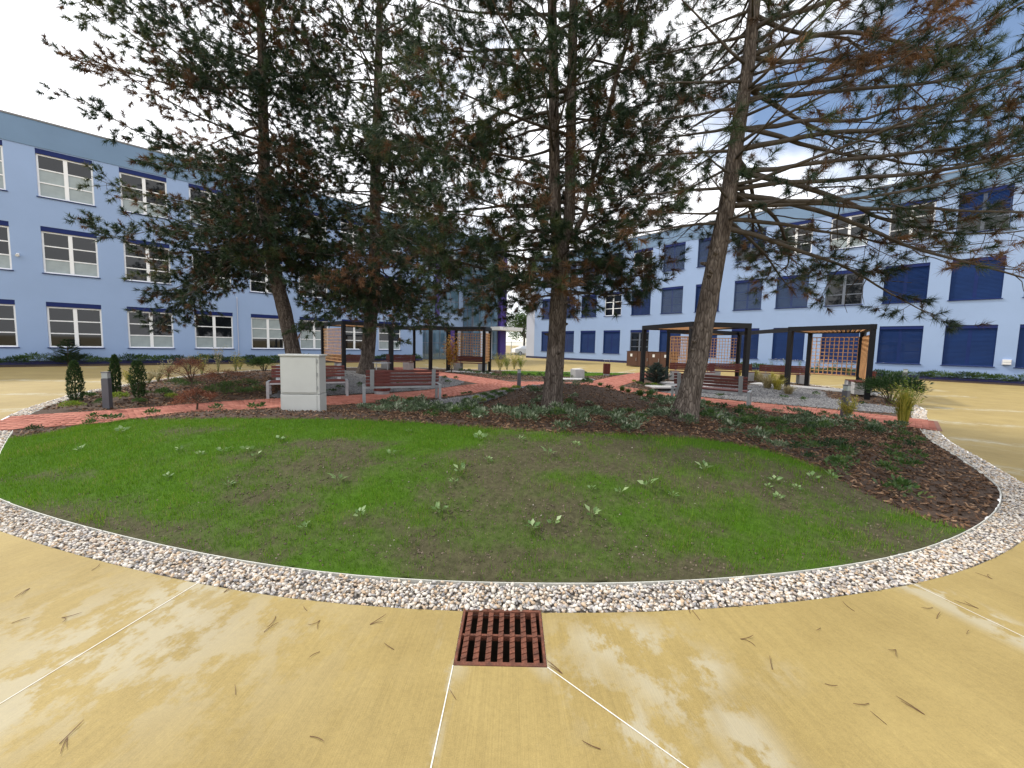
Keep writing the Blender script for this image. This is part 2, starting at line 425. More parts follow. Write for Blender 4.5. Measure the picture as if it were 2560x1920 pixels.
def concrete_mat():
    m = bpy.data.materials.new('brushed_ochre_concrete'); m.use_nodes = True
    n, l = m.node_tree.nodes, m.node_tree.links
    b = n['Principled BSDF']; b.inputs['Roughness'].default_value = 0.72; b.inputs['Specular IOR Level'].default_value = 0.35
    g = n.new('ShaderNodeNewGeometry')
    sep = n.new('ShaderNodeSeparateXYZ'); l.new(g.outputs['Position'], sep.inputs[0])
    def math_(op, a, bb=None, c=None):
        x = n.new('ShaderNodeMath'); x.operation = op
        for i, v in enumerate((a, bb, c)):
            if v is None: continue
            if isinstance(v, (int, float)): x.inputs[i].default_value = v
            else: l.new(v, x.inputs[i])
        return x.outputs[0]
    yy = math_('SUBTRACT', sep.outputs['Y'], 13.0)
    ang = math_('ARCTAN2', sep.outputs['X'], math_('MULTIPLY', yy, -1.0))
    rr = math_('SQRT', math_('ADD', math_('MULTIPLY', sep.outputs['X'], sep.outputs['X']), math_('MULTIPLY', yy, yy)))
    pol = n.new('ShaderNodeCombineXYZ')
    l.new(math_('MULTIPLY', ang, 11.0), pol.inputs[0]); l.new(rr, pol.inputs[1])
    def noise(vec, scale, detail, rough, st):
        mp_ = n.new('ShaderNodeMapping'); mp_.inputs['Scale'].default_value = st; l.new(vec, mp_.inputs[0])
        x = n.new('ShaderNodeTexNoise'); x.inputs['Scale'].default_value = scale; x.inputs['Detail'].default_value = detail; x.inputs['Roughness'].default_value = rough
        l.new(mp_.outputs[0], x.inputs['Vector']); return x.outputs['Fac']
    def ramp(fac, stops):
        r = n.new('ShaderNodeValToRGB'); e = r.color_ramp.elements
        while len(e) < len(stops): e.new(0.5)
        for i, (p, c) in enumerate(stops): e[i].position = p; e[i].color = (*c, 1)
        l.new(fac, r.inputs['Fac']); return r.outputs['Color']
    def mix(f, a, bb, mode='MIX'):
        x = n.new('ShaderNodeMixRGB'); x.blend_type = mode
        for i, v in enumerate((f, a, bb)):
            if isinstance(v, (int, float)): x.inputs[i].default_value = v
            elif isinstance(v, tuple): x.inputs[i].default_value = (*v, 1)
            else: l.new(v, x.inputs[i])
        return x.outputs[0]
    streak = noise(pol.outputs[0], 1, 4, 0.6, (170, 2.5, 1))
    streak2 = noise(pol.outputs[0], 1, 5, 0.6, (14, 0.35, 1))
    cloud = noise(g.outputs['Position'], 1.1, 8, 0.68, (1, 1, 1))
    base = ramp(cloud, [(0.28, (0.250, 0.183, 0.062)), (0.72, (0.350, 0.266, 0.100))])
    base = mix(0.55, base, ramp(streak2, [(0.3, (0.46, 0.46, 0.46)), (0.7, (0.56, 0.56, 0.56))]), 'OVERLAY')
    base = mix(0.5, base, ramp(streak, [(0.25, (0.40, 0.40, 0.40)), (0.75, (0.60, 0.60, 0.60))]), 'OVERLAY')
    grain = noise(g.outputs['Position'], 220, 3, 0.7, (1, 1, 1))
    base = mix(0.25, base, ramp(grain, [(0.3, (0.2, 0.2, 0.2)), (0.7, (0.8, 0.8, 0.8))]), 'OVERLAY')
    pits = noise(g.outputs['Position'], 45, 4, 0.7, (1, 1, 1))
    base = mix(0.3, base, ramp(pits, [(0.3, (0.33, 0.33, 0.33)), (0.7, (0.65, 0.65, 0.65))]), 'OVERLAY')
    # lime bloom: pale irregular patches drawn out along the brush direction
    bl = noise(pol.outputs[0], 1, 7, 0.62, (0.85, 0.33, 1))
    bl2 = noise(pol.outputs[0], 1, 6, 0.7, (3.2, 1.1, 1))
    f = math_('ADD', math_('MULTIPLY', bl, 0.72), math_('MULTIPLY', bl2, 0.28))
    fr = ramp(f, [(0.60, (0, 0, 0)), (0.69, (0.5, 0.5, 0.5))])
    att = n.new('ShaderNodeAttribute'); att.attribute_name = 'bloom'
    fr2 = math_('MULTIPLY', att.outputs['Fac'], 1.0)
    spot = noise(pol.outputs[0], 1, 9, 0.68, (4.2, 3.0, 1))
    fs = math_('MULTIPLY', fr2, ramp(spot, [(0.46, (0, 0, 0)), (0.53, (1, 1, 1))]))
    tot = math_('MINIMUM', math_('ADD', fr, fs), 0.55)
    base = mix(tot, base, (0.42, 0.395, 0.31))
    l.new(base, b.inputs['Base Color'])
    bp = n.new('ShaderNodeBump'); bp.inputs['Strength'].default_value = 0.35; bp.inputs['Distance'].default_value = 0.004
    l.new(streak, bp.inputs['Height']); l.new(bp.outputs['Normal'], b.inputs['Normal'])
    return m
M['concrete'] = concrete_mat()
def bark_mat():
    m = bpy.data.materials.new('pine_bark'); m.use_nodes = True
    n, l = m.node_tree.nodes, m.node_tree.links
    b = n['Principled BSDF']; b.inputs['Roughness'].default_value = 0.95; b.inputs['Specular IOR Level'].default_value = 0.15
    t = n.new('ShaderNodeTexCoord'); mp_ = n.new('ShaderNodeMapping'); mp_.inputs['Scale'].default_value = (1, 1, 0.22); l.new(t.outputs['Object'], mp_.inputs[0])
    v = n.new('ShaderNodeTexVoronoi'); v.inputs['Scale'].default_value = 26; v.feature = 'DISTANCE_TO_EDGE'; l.new(mp_.outputs[0], v.inputs['Vector'])
    x = n.new('ShaderNodeTexNoise'); x.inputs['Scale'].default_value = 14; x.inputs['Detail'].default_value = 8; l.new(mp_.outputs[0], x.inputs['Vector'])
    r = n.new('ShaderNodeValToRGB'); e = r.color_ramp.elements
    e[0].position = 0.3; e[0].color = (0.060, 0.047, 0.039, 1); e[1].position = 0.72; e[1].color = (0.225, 0.19, 0.165, 1)
    l.new(x.outputs['Fac'], r.inputs['Fac'])
    r2 = n.new('ShaderNodeValToRGB'); e = r2.color_ramp.elements
    e[0].position = 0.0; e[0].color = (0.35, 0.33, 0.32, 1); e[1].position = 0.16; e[1].color = (1, 1, 1, 1)
    l.new(v.outputs['Distance'], r2.inputs['Fac'])
    mx = n.new('ShaderNodeMixRGB'); mx.blend_type = 'MULTIPLY'; mx.inputs[0].default_value = 0.9
    l.new(r.outputs[0], mx.inputs[1]); l.new(r2.outputs[0], mx.inputs[2])
    l.new(mx.outputs[0], b.inputs['Base Color'])
    ad = n.new('ShaderNodeMath'); ad.operation = 'ADD'; l.new(v.outputs['Distance'], ad.inputs[0])
    ml = n.new('ShaderNodeMath'); ml.operation = 'MULTIPLY'; ml.inputs[1].default_value = 0.35; l.new(x.outputs['Fac'], ml.inputs[0]); l.new(ml.outputs[0], ad.inputs[1])
    bp = n.new('ShaderNodeBump'); bp.inputs['Strength'].default_value = 0.9; bp.inputs['Distance'].default_value = 0.06
    l.new(ad.outputs[0], bp.inputs['Height']); l.new(bp.outputs['Normal'], b.inputs['Normal'])
    return m
M['bark'] = bark_mat()
def lawn_mat():
    m = bpy.data.materials.new('thin_new_lawn'); m.use_nodes = True
    n, l = m.node_tree.nodes, m.node_tree.links
    b = n['Principled BSDF']; b.inputs['Roughness'].default_value = 0.95; b.inputs['Specular IOR Level'].default_value = 0.1
    g = n.new('ShaderNodeNewGeometry')
    x = n.new('ShaderNodeTexNoise'); x.inputs['Scale'].default_value = 18; x.inputs['Detail'].default_value = 8; x.inputs['Roughness'].default_value = 0.7; l.new(g.outputs['Position'], x.inputs['Vector'])
    d = n.new('ShaderNodeValToRGB'); e = d.color_ramp.elements
    e[0].position = 0.3; e[0].color = (0.042, 0.036, 0.022, 1); e[1].position = 0.75; e[1].color = (0.115, 0.098, 0.062, 1)
    l.new(x.outputs['Fac'], d.inputs['Fac'])
    k = n.new('ShaderNodeValToRGB'); e = k.color_ramp.elements
    e[0].position = 0.3; e[0].color = (0.040, 0.090, 0.008, 1); e[1].position = 0.75; e[1].color = (0.075, 0.165, 0.012, 1)
    l.new(x.outputs['Fac'], k.inputs['Fac'])
    a = n.new('ShaderNodeAttribute'); a.attribute_name = 'bare'
    mx = n.new('ShaderNodeMixRGB'); l.new(a.outputs['Fac'], mx.inputs[0]); l.new(k.outputs[0], mx.inputs[1]); l.new(d.outputs[0], mx.inputs[2])
    l.new(mx.outputs[0], b.inputs['Base Color'])
    bp = n.new('ShaderNodeBump'); bp.inputs['Strength'].default_value = 0.8; bp.inputs['Distance'].default_value = 0.03
    l.new(x.outputs['Fac'], bp.inputs['Height']); l.new(bp.outputs['Normal'], b.inputs['Normal'])
    return m
M['lawn'] = lawn_mat()
def mat_rnd_pav():
    return mat_rnd('red_concrete_pavers', [(0, (0.29, 0.095, 0.066)), (0.5, (0.38, 0.135, 0.095)), (1, (0.45, 0.18, 0.13))], 0.85)
M['paver'] = mat_rnd_pav()
M['paver_joint'] = mat('paver_joint_sand', (0.20, 0.095, 0.07), 0.95, var=0.2, vscale=9)

# ------------------------------------------------------------------ ground: terrain disc, plaza slabs
def grid_region(x0, x1, y0, y1, st, keep, zoff=0.0, attr=None, snap=False):
    nx = int((x1 - x0) / st) + 1; ny = int((y1 - y0) / st) + 1
    gx, gy = np.meshgrid(x0 + np.arange(nx) * st, y0 + np.arange(ny) * st)
    X = gx.ravel(); Y = gy.ravel()
    k = keep(X, Y)
    idx = np.arange(nx * ny).reshape(ny, nx)
    q = np.stack([idx[:-1, :-1], idx[:-1, 1:], idx[1:, 1:], idx[1:, :-1]], -1).reshape(-1, 4)
    q = q[k[q].all(1)]
    used = np.unique(q); mp_ = -np.ones(nx * ny, int); mp_[used] = np.arange(len(used))
    X = X[used].copy(); Y = Y[used].copy()
    if snap:                                   # pull the rim of the sheet onto the edging strip
        for _ in range(2):
            sd = bed_sd(X, Y); k = sd < 0.008
            vx, vy = CEN[0] - X[k], CEN[1] - Y[k]; q_ = np.hypot(vx, vy)
            X[k] += vx / q_ * (0.008 - sd[k]) * 1.05; Y[k] += vy / q_ * (0.008 - sd[k]) * 1.05
    V = np.stack([X, Y, H(X, Y) + zoff], 1)
    return V, mp_[q]
V, F = grid_region(-14.2, 14.8, 2.2, 24.8, 0.12, lambda x, y: bed_sd(x, y) > -0.125, snap=True)
planting_bed = tag(link('planting_bed', np_mesh('planting_bed', V, F, None, True), M['mulch']), kind='structure')

def offset_closed(P, d):
    n = len(P); out = []
    for i in range(n):
        t = P[(i + 1) % n] - P[i - 1]; t = t / np.linalg.norm(t)
        out.append(P[i] + np.array((t[1], -t[0])) * d)
    return np.array(out)
RING_W = 0.265
RIN = BED
ROUT = offset_closed(BED, RING_W)          # BED runs anticlockwise, so this is outward
# resample the outer edge evenly by angle around the garden's centre
def ring_pt(th, P):
    """point of closed curve P in direction th seen from CEN"""
    d = np.array((math.sin(th), -math.cos(th)))
    best = None
    n = len(P)
    for i in range(n):
        a = P[i] - CEN; b = P[(i + 1) % n] - CEN
        den = d[0] * (b - a)[1] - d[1] * (b - a)[0]
        if abs(den) < 1e-9: continue
        u = (a[0] * d[1] - a[1] * d[0]) / den
        t = (a[0] * (b - a)[1] - a[1] * (b - a)[0]) / den
        if -1e-6 <= u <= 1 + 1e-6 and t > 0: best = CEN + d * t
    return best
def th_of(x, y): return math.atan2(x - CEN[0], -(y - CEN[1]))
R_SLAB = 17.5
def arc(t0, t1, r, st=0.03):
    n = max(2, int(abs(t1 - t0) / st) + 1)
    return [CEN + r * np.array((math.sin(t), -math.cos(t))) for t in np.linspace(t0, t1, n)]
def arc_in(t0, t1, st=0.03):
    n = max(2, int(abs(t1 - t0) / st) + 1)
    return [ring_pt(t, ROUT) for t in np.linspace(t0, t1, n)]
plaza = empty('plaza_pavement', (0, 0, 0)); plaza['kind'] = 'structure'
GX0, GX1, GY0, GY1 = -0.26, 0.205, 1.775, 2.185           # the drain opening
JOINTS = []
def bloom_at(X, Y):
    """lime bleached concrete beside the joints and at the marks the photograph shows"""
    b = np.zeros(len(X))
    for a, c, w, s in JOINTS:
        d = seg_dist(X, Y, np.array([a, c])); b = np.maximum(b, s * (1 - smooth(0, w, d)))
    for (x, y, rx, ry, s) in ((0.62, 1.95, 0.30, 0.16, 0.8), (0.75, 1.62, 0.16, 0.10, 0.8), (1.0, 1.42, 0.10, 0.16, 0.9), (0.42, 1.62, 0.09, 0.14, 0.7), (-2.0, 1.9, 0.8, 0.5, 0.6), (0.9, 1.78, 0.4, 0.05, 0.8)):
        b = np.maximum(b, s * np.exp(-((X - x) / rx) ** 2 - ((Y - y) / ry) ** 2))
    return b
def slab(poly):
    """one cast slab: its outline filled, then cut finely so that marks can sit on it"""
    bm = bmesh.new()
    vs = [bm.verts.new((p[0], p[1], 0)) for p in poly]
    f = bm.faces.new(vs)
    bmesh.ops.triangulate(bm, faces=[f])
    for i in range(6):
        es = [e for e in bm.edges if e.calc_length() > (0.16 if min((v.co - Vector((0, 1.5, 0))).length for v in e.verts) < 4 else 1.2)]
        if not es: break
        bmesh.ops.subdivide_edges(bm, edges=es, cuts=1)
        bmesh.ops.triangulate(bm, faces=[q for q in bm.faces if len(q.verts) > 3])
    me = bpy.data.meshes.new('slab'); bm.to_mesh(me); bm.free()
    if me.polygons[0].normal.z < 0: me.flip_normals()
    co = np.zeros(len(me.vertices) * 3); me.vertices.foreach_get('co', co); co = co.reshape(-1, 3)
    a = me.attributes.new('bloom', 'FLOAT', 'POINT'); a.data.foreach_set('value', bloom_at(co[:, 0], co[:, 1]).astype(np.float32))
    return link('slab', me, M['concrete'], plaza)
def outp(th): return CEN + R_SLAB * np.array((math.sin(th), -math.cos(th)))
tJ3, tJ1, tJ4 = th_of(-2.02, 2.28), th_of(-0.265, 1.78), th_of(2.80, 2.49)
J2a = np.array((GX1, GY0)); dJ2 = np.array((0.5, -0.45)) / np.hypot(0.5, 0.45)
# the slanting joint runs into the next radial one
J4a = np.array((2.80, 2.49)); dJ4 = (J4a - CEN) / np.linalg.norm(J4a - CEN)
den = dJ2[0] * -dJ4[1] + dJ4[0] * dJ2[1]; q = J4a - J2a
J2b = J2a + dJ2 * ((q[0] * -dJ4[1] + dJ4[0] * q[1]) / den)
step = 2.45 / 10.5
thL = [tJ3 - step * k for k in range(0, 12)]; thR = [tJ4 + step * k for k in range(0, 12)]
JOINTS = [(ring_pt(tJ3, ROUT), outp(tJ3), 0.34, 0.95), (np.array((GX0, GY0)), outp(tJ1), 0.035, 0.5), (J2a + dJ2 * 0.35, J2b, 0.10, 0.9), (J2a, J2b, 0.03, 0.6), (ring_pt(tJ4, ROUT), outp(tJ4), 0.22, 0.95)]
for t in thL[1:] + thR[1:]: JOINTS.append((ring_pt(t, ROUT), outp(t), 0.25, 0.8))
c00, c10, c11, c01 = [np.array(p) for p in ((GX0, GY0), (GX1, GY0), (GX1, GY1), (GX0, GY1))]
t_gl, t_gr = th_of(GX0, GY1), th_of(GX1, GY1)
slab([outp(tJ3)] + arc(tJ3, tJ1, R_SLAB)[1:] + [c00, c01] + arc_in(t_gl, tJ3))
slab([c00] + arc(tJ1, tJ4, R_SLAB) + [J2b, c10])
slab([c10, J2b] + arc_in(tJ4, t_gr) + [c11])
slab([c01, c11] + arc_in(t_gr, t_gl)[0:])
for L in (thL, thR):
    for a, b in zip(L[:-1], L[1:]):
        lo, hi = min(a, b), max(a, b)
        slab(arc(lo, hi, R_SLAB) + arc_in(hi, lo))
lo, hi = thR[-1], thL[-1] + 2 * math.pi
n_b = 8
for k in range(n_b):
    a = lo + (hi - lo) * k / n_b; b = lo + (hi - lo) * (k + 1) / n_b
    slab(arc(a, b, R_SLAB) + arc_in(b, a))
for i, (a, b, w, s) in enumerate(JOINTS):
    if i == 2: continue
    a = np.array(a); b = np.array(b); d = (b - a) / np.linalg.norm(b - a); s_ = np.array((-d[1], d[0])) * 0.0023
    n = 14; m = MB()
    for k in range(n):
        p = a + (b - a) * (k / n); q2 = a + (b - a) * ((k + 1) / n); j0 = 1 + 0.25 * math.sin(k * 2.3); j1 = 1 + 0.25 * math.sin((k + 1) * 2.3)
        m.quad((*(p - s_ * j0), 0.0025), (*(q2 - s_ * j1), 0.0025), (*(q2 + s_ * j1), 0.0025), (*(p + s_ * j0), 0.0025))
    m.build('joint_sealant', M['white_paint'], plaza)
# the rest of the ground, out to the horizon, shares the slabs' outer edge
angs = np.linspace(0, 2 * math.pi, 181)[:-1]
rows = [R_SLAB - 0.02, 22, 30, 45, 80, 160, 400, 900]
V = []; F = []
for r in rows:
    for t in angs: V.append((CEN[0] + r * math.sin(t), CEN[1] - r * math.cos(t), -0.004))
for i in range(len(rows) - 1):
    for j in range(180):
        a = i * 180 + j; b = i * 180 + (j + 1) % 180; F.append((a, a + 180, b + 180, b))
g = link('ground', np_mesh('ground', V, F), M['concrete']); g['kind'] = 'structure'
if g.data.polygons[0].normal.z < 0: g.data.flip_normals()

# ------------------------------------------------------------------ pebble ring
ring = empty('pebble_border', (0, 0, 0)); ring['kind'] = 'structure'
m = MB(); n = len(RIN)
for i in range(n):
    a, b = RIN[i], RIN[(i + 1) % n]; c, d = ROUT[(i + 1) % n], ROUT[i]
    m.quad((*a, -0.022), (*d, -0.022), (*c, -0.022), (*b, -0.022))
m.build('pebble_bed', M['pebble_base'], ring)
m = MB()
for i in range(n):
    a, b = RIN[i], RIN[(i + 1) % n]; a2 = a + (CEN - a) / np.linalg.norm(CEN - a) * 0.007; b2 = b + (CEN - b) / np.linalg.norm(CEN - b) * 0.007
    if path_d([a[0]], [a[1]])[0] < PATH_W / 2: continue
    m.quad((*a, -0.02), (*b, -0.02), (*b, 0.012), (*a, 0.012)); m.quad((*a, 0.012), (*b, 0.012), (*b2, 0.012), (*a2, 0.012)); m.quad((*a2, 0.012), (*b2, 0.012), (*b2, -0.02), (*a2, -0.02))
m.build('edging_strip', M['edging'], ring)
seglen = np.linalg.norm(np.roll(RIN, -1, 0) - RIN, axis=1)
def ring_samples(N, ymax, ymin=-9):
    ok = np.minimum(RIN[:, 1], np.roll(RIN[:, 1], -1)) < ymax
    ok &= RIN[:, 1] >= ymin
    p = seglen * ok; p = p / p.sum()
    i = RNG.choice(len(RIN), N, p=p); t = RNG.rand(N)[:, None]; w = RNG.rand(N)[:, None]
    j = (i + 1) % len(RIN)
    a = RIN[i] * (1 - t) + RIN[j] * t; b = ROUT[i] * (1 - t) + ROUT[j] * t
    return a + (b - a) * (0.04 + 0.92 * w)
I2V, I2F = ico(2); I1V, I1F = ico(1)
def pebbles(P, z0, s0, s1):
    N = len(P)
    s = s0 + (s1 - s0) * RNG.rand(N) ** 1.3
    scl = np.stack([s * (1.0 + 0.5 * RNG.rand(N)), s * (0.8 + 0.3 * RNG.rand(N)), s * (0.5 + 0.25 * RNG.rand(N))], 1)
    pos = np.concatenate([P, (z0 + 0.02 * RNG.rand(N))[:, None]], 1)
    return pos, rot_rand(N, 0.4), scl
P = ring_samples(16500, 5.2); P = P[path_d(P[:, 0], P[:, 1]) > PATH_W / 2 + 0.05]
near = np.hypot(P[:, 0], P[:, 1]); P = P[np.argsort(near)]
pos, rot, scl = pebbles(P, np.where(np.arange(len(P)) % 2 == 0, -0.018, -0.004), 0.0074, 0.0132)
top = np.where((np.arange(len(P)) % 2 == 1) & (P[:, 1] < 2.9))[0][:300]
rest = np.setdiff1d(np.arange(len(P)), top)
up_l = (rest % 2 == 1) & (P[rest][:, 1] < 3.0); nr = rest[up_l]; fr_ = rest[~up_l]
scatter('pebbles', I2V, I2F, pos[nr], rot[nr], scl[nr], M['pebble'], ring, smoothf=True)
scatter('pebbles', I1V, I1F, pos[fr_], rot[fr_], scl[fr_], M['pebble'], ring, smoothf=True)
pv = []
for k in range(12):
    jv = I2V * (1 + 0.08 * np.random.RandomState(k).randn(len(I2V), 1)) * (1.25, 0.95, 0.62)
    pv.append(np_mesh('pebble', jv, I2F, {'rnd': np.full(len(I2V), (k + 0.5) / 12)}, True)); pv[-1].materials.append(M['pebble'])
for c, i in enumerate(top):
    o = link('pebble', pv[c % 12], None, ring)
    o.location = pos[i]; s = float(scl[i][1]) * 1.08; o.scale = (s, s, s)
    o.rotation_euler = (random.gauss(0, 0.35), random.gauss(0, 0.35), random.random() * 6.28)
P = ring_samples(5200, 10.5, 4.6); P = P[path_d(P[:, 0], P[:, 1]) > PATH_W / 2 + 0.05]
pos, rot, scl = pebbles(P, np.full(len(P), -0.010), 0.012, 0.021)
scatter('pebbles', I1V, I1F, pos, rot, scl, M['pebble'], ring, smoothf=True)
P = ring_samples(4500, 30, 10.0); P = P[path_d(P[:, 0], P[:, 1]) > PATH_W / 2 + 0.05]
pos, rot, scl = pebbles(P, np.full(len(P), -0.008), 0.018, 0.03)
scatter('pebbles', I1V, I1F, pos, rot, scl, M['pebble'], ring, smoothf=True)

# ------------------------------------------------------------------ red paver paths
paths = empty('paver_path', (0, 0, 0)); paths['kind'] = 'structure'
def clip_path(P):
    return P
def path_strip(P, zt):
    n = len(P); m = MB(); L = []; R_ = []
    for i in range(n):
        t = P[min(i + 1, n - 1)] - P[max(i - 1, 0)]; t = t / np.linalg.norm(t); s_ = np.array((-t[1], t[0]))
        L.append(P[i] + s_ * PATH_W / 2); R_.append(P[i] - s_ * PATH_W / 2)
    for i in range(n - 1):
        m.quad((*R_[i], zt), (*R_[i + 1], zt), (*L[i + 1], zt), (*L[i], zt))
        for a, b in ((L[i], L[i + 1]), (R_[i + 1], R_[i])): m.quad((*a, zt), (*b, zt), (*b, -0.06), (*a, -0.06))
    return m
for P_, zt in ((PATH_MAIN, 0.008), (PATH_BL, 0.0055), (PATH_BR, 0.003)):
    # stop at the outer edge of the pebble border
    ins = inside(P_[:, 0], P_[:, 1], ROUT); keep = np.where(ins)[0]
    a, b = max(keep[0] - 1, 0), min(keep[-1] + 1, len(P_) - 1); Q = P_[a:b + 1].copy()
    path_strip(Q, zt).build('path_base', M['paver_joint'], paths)
    # single pavers in running bond
    d = np.concatenate([[0], np.cumsum(np.linalg.norm(np.diff(Q, axis=0), axis=1))])
    pw, pl = 0.103, 0.2
    pos = []; ang_ = []
    nrow = int(PATH_W / pw)
    for k in range(nrow):
        off = -PATH_W / 2 + pw * (k + 0.5) + (PATH_W - nrow * pw) / 2
        for s_ in np.arange(pl / 2 + (pl / 2 if k % 2 else 0), d[-1] - pl / 2, pl):
            x = np.interp(s_, d, Q[:, 0]); y = np.interp(s_, d, Q[:, 1]); x2 = np.interp(s_ + 0.05, d, Q[:, 0]); y2 = np.interp(s_ + 0.05, d, Q[:, 1])
            t = np.array((x2 - x, y2 - y)); t = t / (np.linalg.norm(t) + 1e-9)
            pos.append((x - t[1] * off, y + t[0] * off, zt + 0.003 + 0.002 * random.random())); ang_.append(math.atan2(t[1], t[0]))
    pos = np.array(pos); ang_ = np.array(ang_)
    if P_ is not PATH_MAIN:
        k = seg_dist(pos[:, 0], pos[:, 1], PATH_MAIN) > PATH_W / 2 - 0.05; pos = pos[k]; ang_ = ang_[k]
    N = len(pos); z = np.zeros(N); o1 = np.ones(N)
    rot = np.stack([np.cos(ang_), -np.sin(ang_), z, np.sin(ang_), np.cos(ang_), z, z, z, o1], 1).reshape(N, 3, 3)
    scatter('pavers', BOXV, BOXF, pos, rot, np.tile((pl - 0.006, pw - 0.006, 0.012), (N, 1)), M['paver'], paths)

# ------------------------------------------------------------------ lawn
LB = [(-8.3, 5.2), (-7.6, 5.7)] + [tuple(at(*p).xy) for p in ((120, 1085), (230, 1064), (400, 1051), (600, 1048), (900, 1053), (1150, 1068), (1400, 1083), (1700, 1096), (1900, 1125), (2040, 1170), (2150, 1230), (2290, 1290), (2400, 1325))] + [(4.5, 3.2)]
LB = catmull(LB, 6)
LAWN = np.concatenate([LB, [(4.5, 1.5), (-9, 1.5)]])
def in_lawn(x, y): return inside(x, y, LAWN)
def bare(x, y):
    f = fbm(x * 0.9 + 3, y * 1.7, 4)
    band = np.exp(-((y - (4.15 + 0.10 * np.sin(x * 0.9) - 0.03 * x)) / 0.62) ** 2) * smooth(-5.4, -2.2, x) * (1 - smooth(3.2, 5.0, x))
    low = smooth(3.9, 2.8, y)
    b = (f - 0.5) * 1.9 + 0.75 * band + 0.52 * low - 0.02
    return 0.92 * smooth(-0.12, 0.75, b + 0.5 * (fbm(x * 6, y * 6, 3) - 0.5))
V, F = grid_region(-9.2, 5.2, 2.2, 8.2, 0.05, lambda x, y: in_lawn(x, y) & (bed_sd(x, y) > -0.05), 0.012, snap=True)
V[:, 2] += 0.02 * (fbm(V[:, 0] * 7, V[:, 1] * 7, 3) - 0.5) * smooth(0.05, 0.4, bed_sd(V[:, 0], V[:, 1]))
lawn = tag(link('lawn', np_mesh('lawn', V, F, {'bare': bare(V[:, 0], V[:, 1])}, True), M['lawn']), kind='structure')
def grass_blades(name, N, x0, x1, y0, y1, keepf, hh, zoff):
    x = RNG.uniform(x0, x1, N); y = RNG.uniform(y0, y1, N)
    k = keepf(x, y); x, y = x[k], y[k]
    z = H(x, y) + zoff; n = len(x)
    clump = fbm(x * 2.2, y * 2.2, 3)
    h = hh * (0.55 + 0.7 * RNG.rand(n)) * (0.55 + 0.9 * clump)
    a = RNG.rand(n) * 6.283; lean = RNG.rand(n) * 0.5
    w = 0.0024
    B = np.stack([x, y, z], 1); sx = np.stack([np.cos(a) * w, np.sin(a) * w, np.zeros(n)], 1)
    a2 = RNG.rand(n) * 6.283
    T = B + np.stack([np.cos(a2) * lean * h, np.sin(a2) * lean * h, h], 1)
    V = np.stack([B - sx, B + sx, T], 1).reshape(-1, 3)
    F = np.arange(n * 3).reshape(-1, 3)
    r = np.clip(0.15 + 0.75 * clump + 0.25 * RNG.randn(n), 0, 1)
    return np_mesh(name, V, F, {'rnd': np.repeat(r, 3)})
gm = grass_blades('grass', 420000, -9, 5, 2.3, 8.1, lambda x, y: (lambda k: k & (RNG.rand(len(x)) < np.clip(0.04 + 0.96 * (1 - bare(x, y)) ** 1.2 + 0.5 * (fbm(x * 5 + 7, y * 5, 2) > 0.62), 0, 1)))(in_lawn(x, y) & (bed_sd(x, y) > 0.02)), 0.05, 0.005)
tag(link('grass', gm, M['grass']), 'short bright green new grass growing on the low mound', 'grass', kind='stuff')
# clods and small stones in the bare soil
x = RNG.uniform(-7.5, 4.6, 34000); y = RNG.uniform(2.5, 7, 34000)
k = in_lawn(x, y) & (bed_sd(x, y) > 0.05) & (RNG.rand(len(x)) < 0.06 + bare(x, y)); x, y = x[k], y[k]; N = len(x)
s = 0.004 + 0.009 * RNG.rand(N) ** 2.2
scatter('soil_clods', OCV, OCF, np.stack([x, y, H(x, y) + 0.012], 1), rot_rand(N, 1), np.stack([s * 1.2, s, s * 0.8], 1), M['clod'], lawn)

# ------------------------------------------------------------------ mulch chips and grey gravel
GRAVEL_L = catmull([(-6.6, 10.3), (-4.6, 11.5), (-2.9, 12.9), (-1.9, 14.9), (-2.4, 16.8), (-4.2, 19.2), (-6.6, 21.2), (-8.6, 19.5), (-8.2, 17.0), (-6.6, 14.6), (-6.2, 12.6)], 5, True)
GRAVEL_R = catmull([(5.3, 13.9), (6.6, 12.3), (8.4, 10.8), (10.3, 9.9), (11.2, 11.1), (10.6, 12.6), (11.6, 14.4), (10.6, 16.2), (8.0, 16.5), (6.0, 15.6)], 5, True)
GRAVEL_F = catmull([(-2.3, 9.9), (-0.9, 12.0), (0.4, 13.6), (1.0, 13.5), (0.5, 11.8), (0.1, 10.3), (-0.7, 9.3), (-1.7, 9.2)], 5, True)
gravel_beds = []
for P_ in (GRAVEL_L, GRAVEL_R, GRAVEL_F):
    x0, y0 = P_.min(0); x1, y1 = P_.max(0)
    keepf = lambda x, y, P_=P_: inside(x, y, P_) & (path_d(x, y) > PATH_W / 2 - 0.04) & (bed_sd(x, y) > 0.05)
    V, F = grid_region(x0, x1, y0, y1, 0.07, keepf, 0.012)
    go = tag(link('gravel_bed', np_mesh('gravel_bed', V, F, None, True), M['slate_base']), kind='structure')
    x = RNG.uniform(x0, x1, 9000); y = RNG.uniform(y0, y1, 9000); k = keepf(x, y); x, y = x[k], y[k]; N = len(x)
    s = 0.012 + 0.018 * RNG.rand(N)
    scatter('gravel', OCV, OCF, np.stack([x, y, H(x, y) + 0.014], 1), rot_rand(N, 0.8), np.stack([s * 1.3, s, s * 0.7], 1), M['slate'], go)
def in_any_gravel(x, y): return inside(x, y, GRAVEL_L) | inside(x, y, GRAVEL_R) | inside(x, y, GRAVEL_F)
BACKLAWN = catmull([(-0.5, 21.2), (2.2, 20.0), (4.6, 20.9), (7.0, 23.0), (4, 23.3), (0, 23.2)], 5, True)
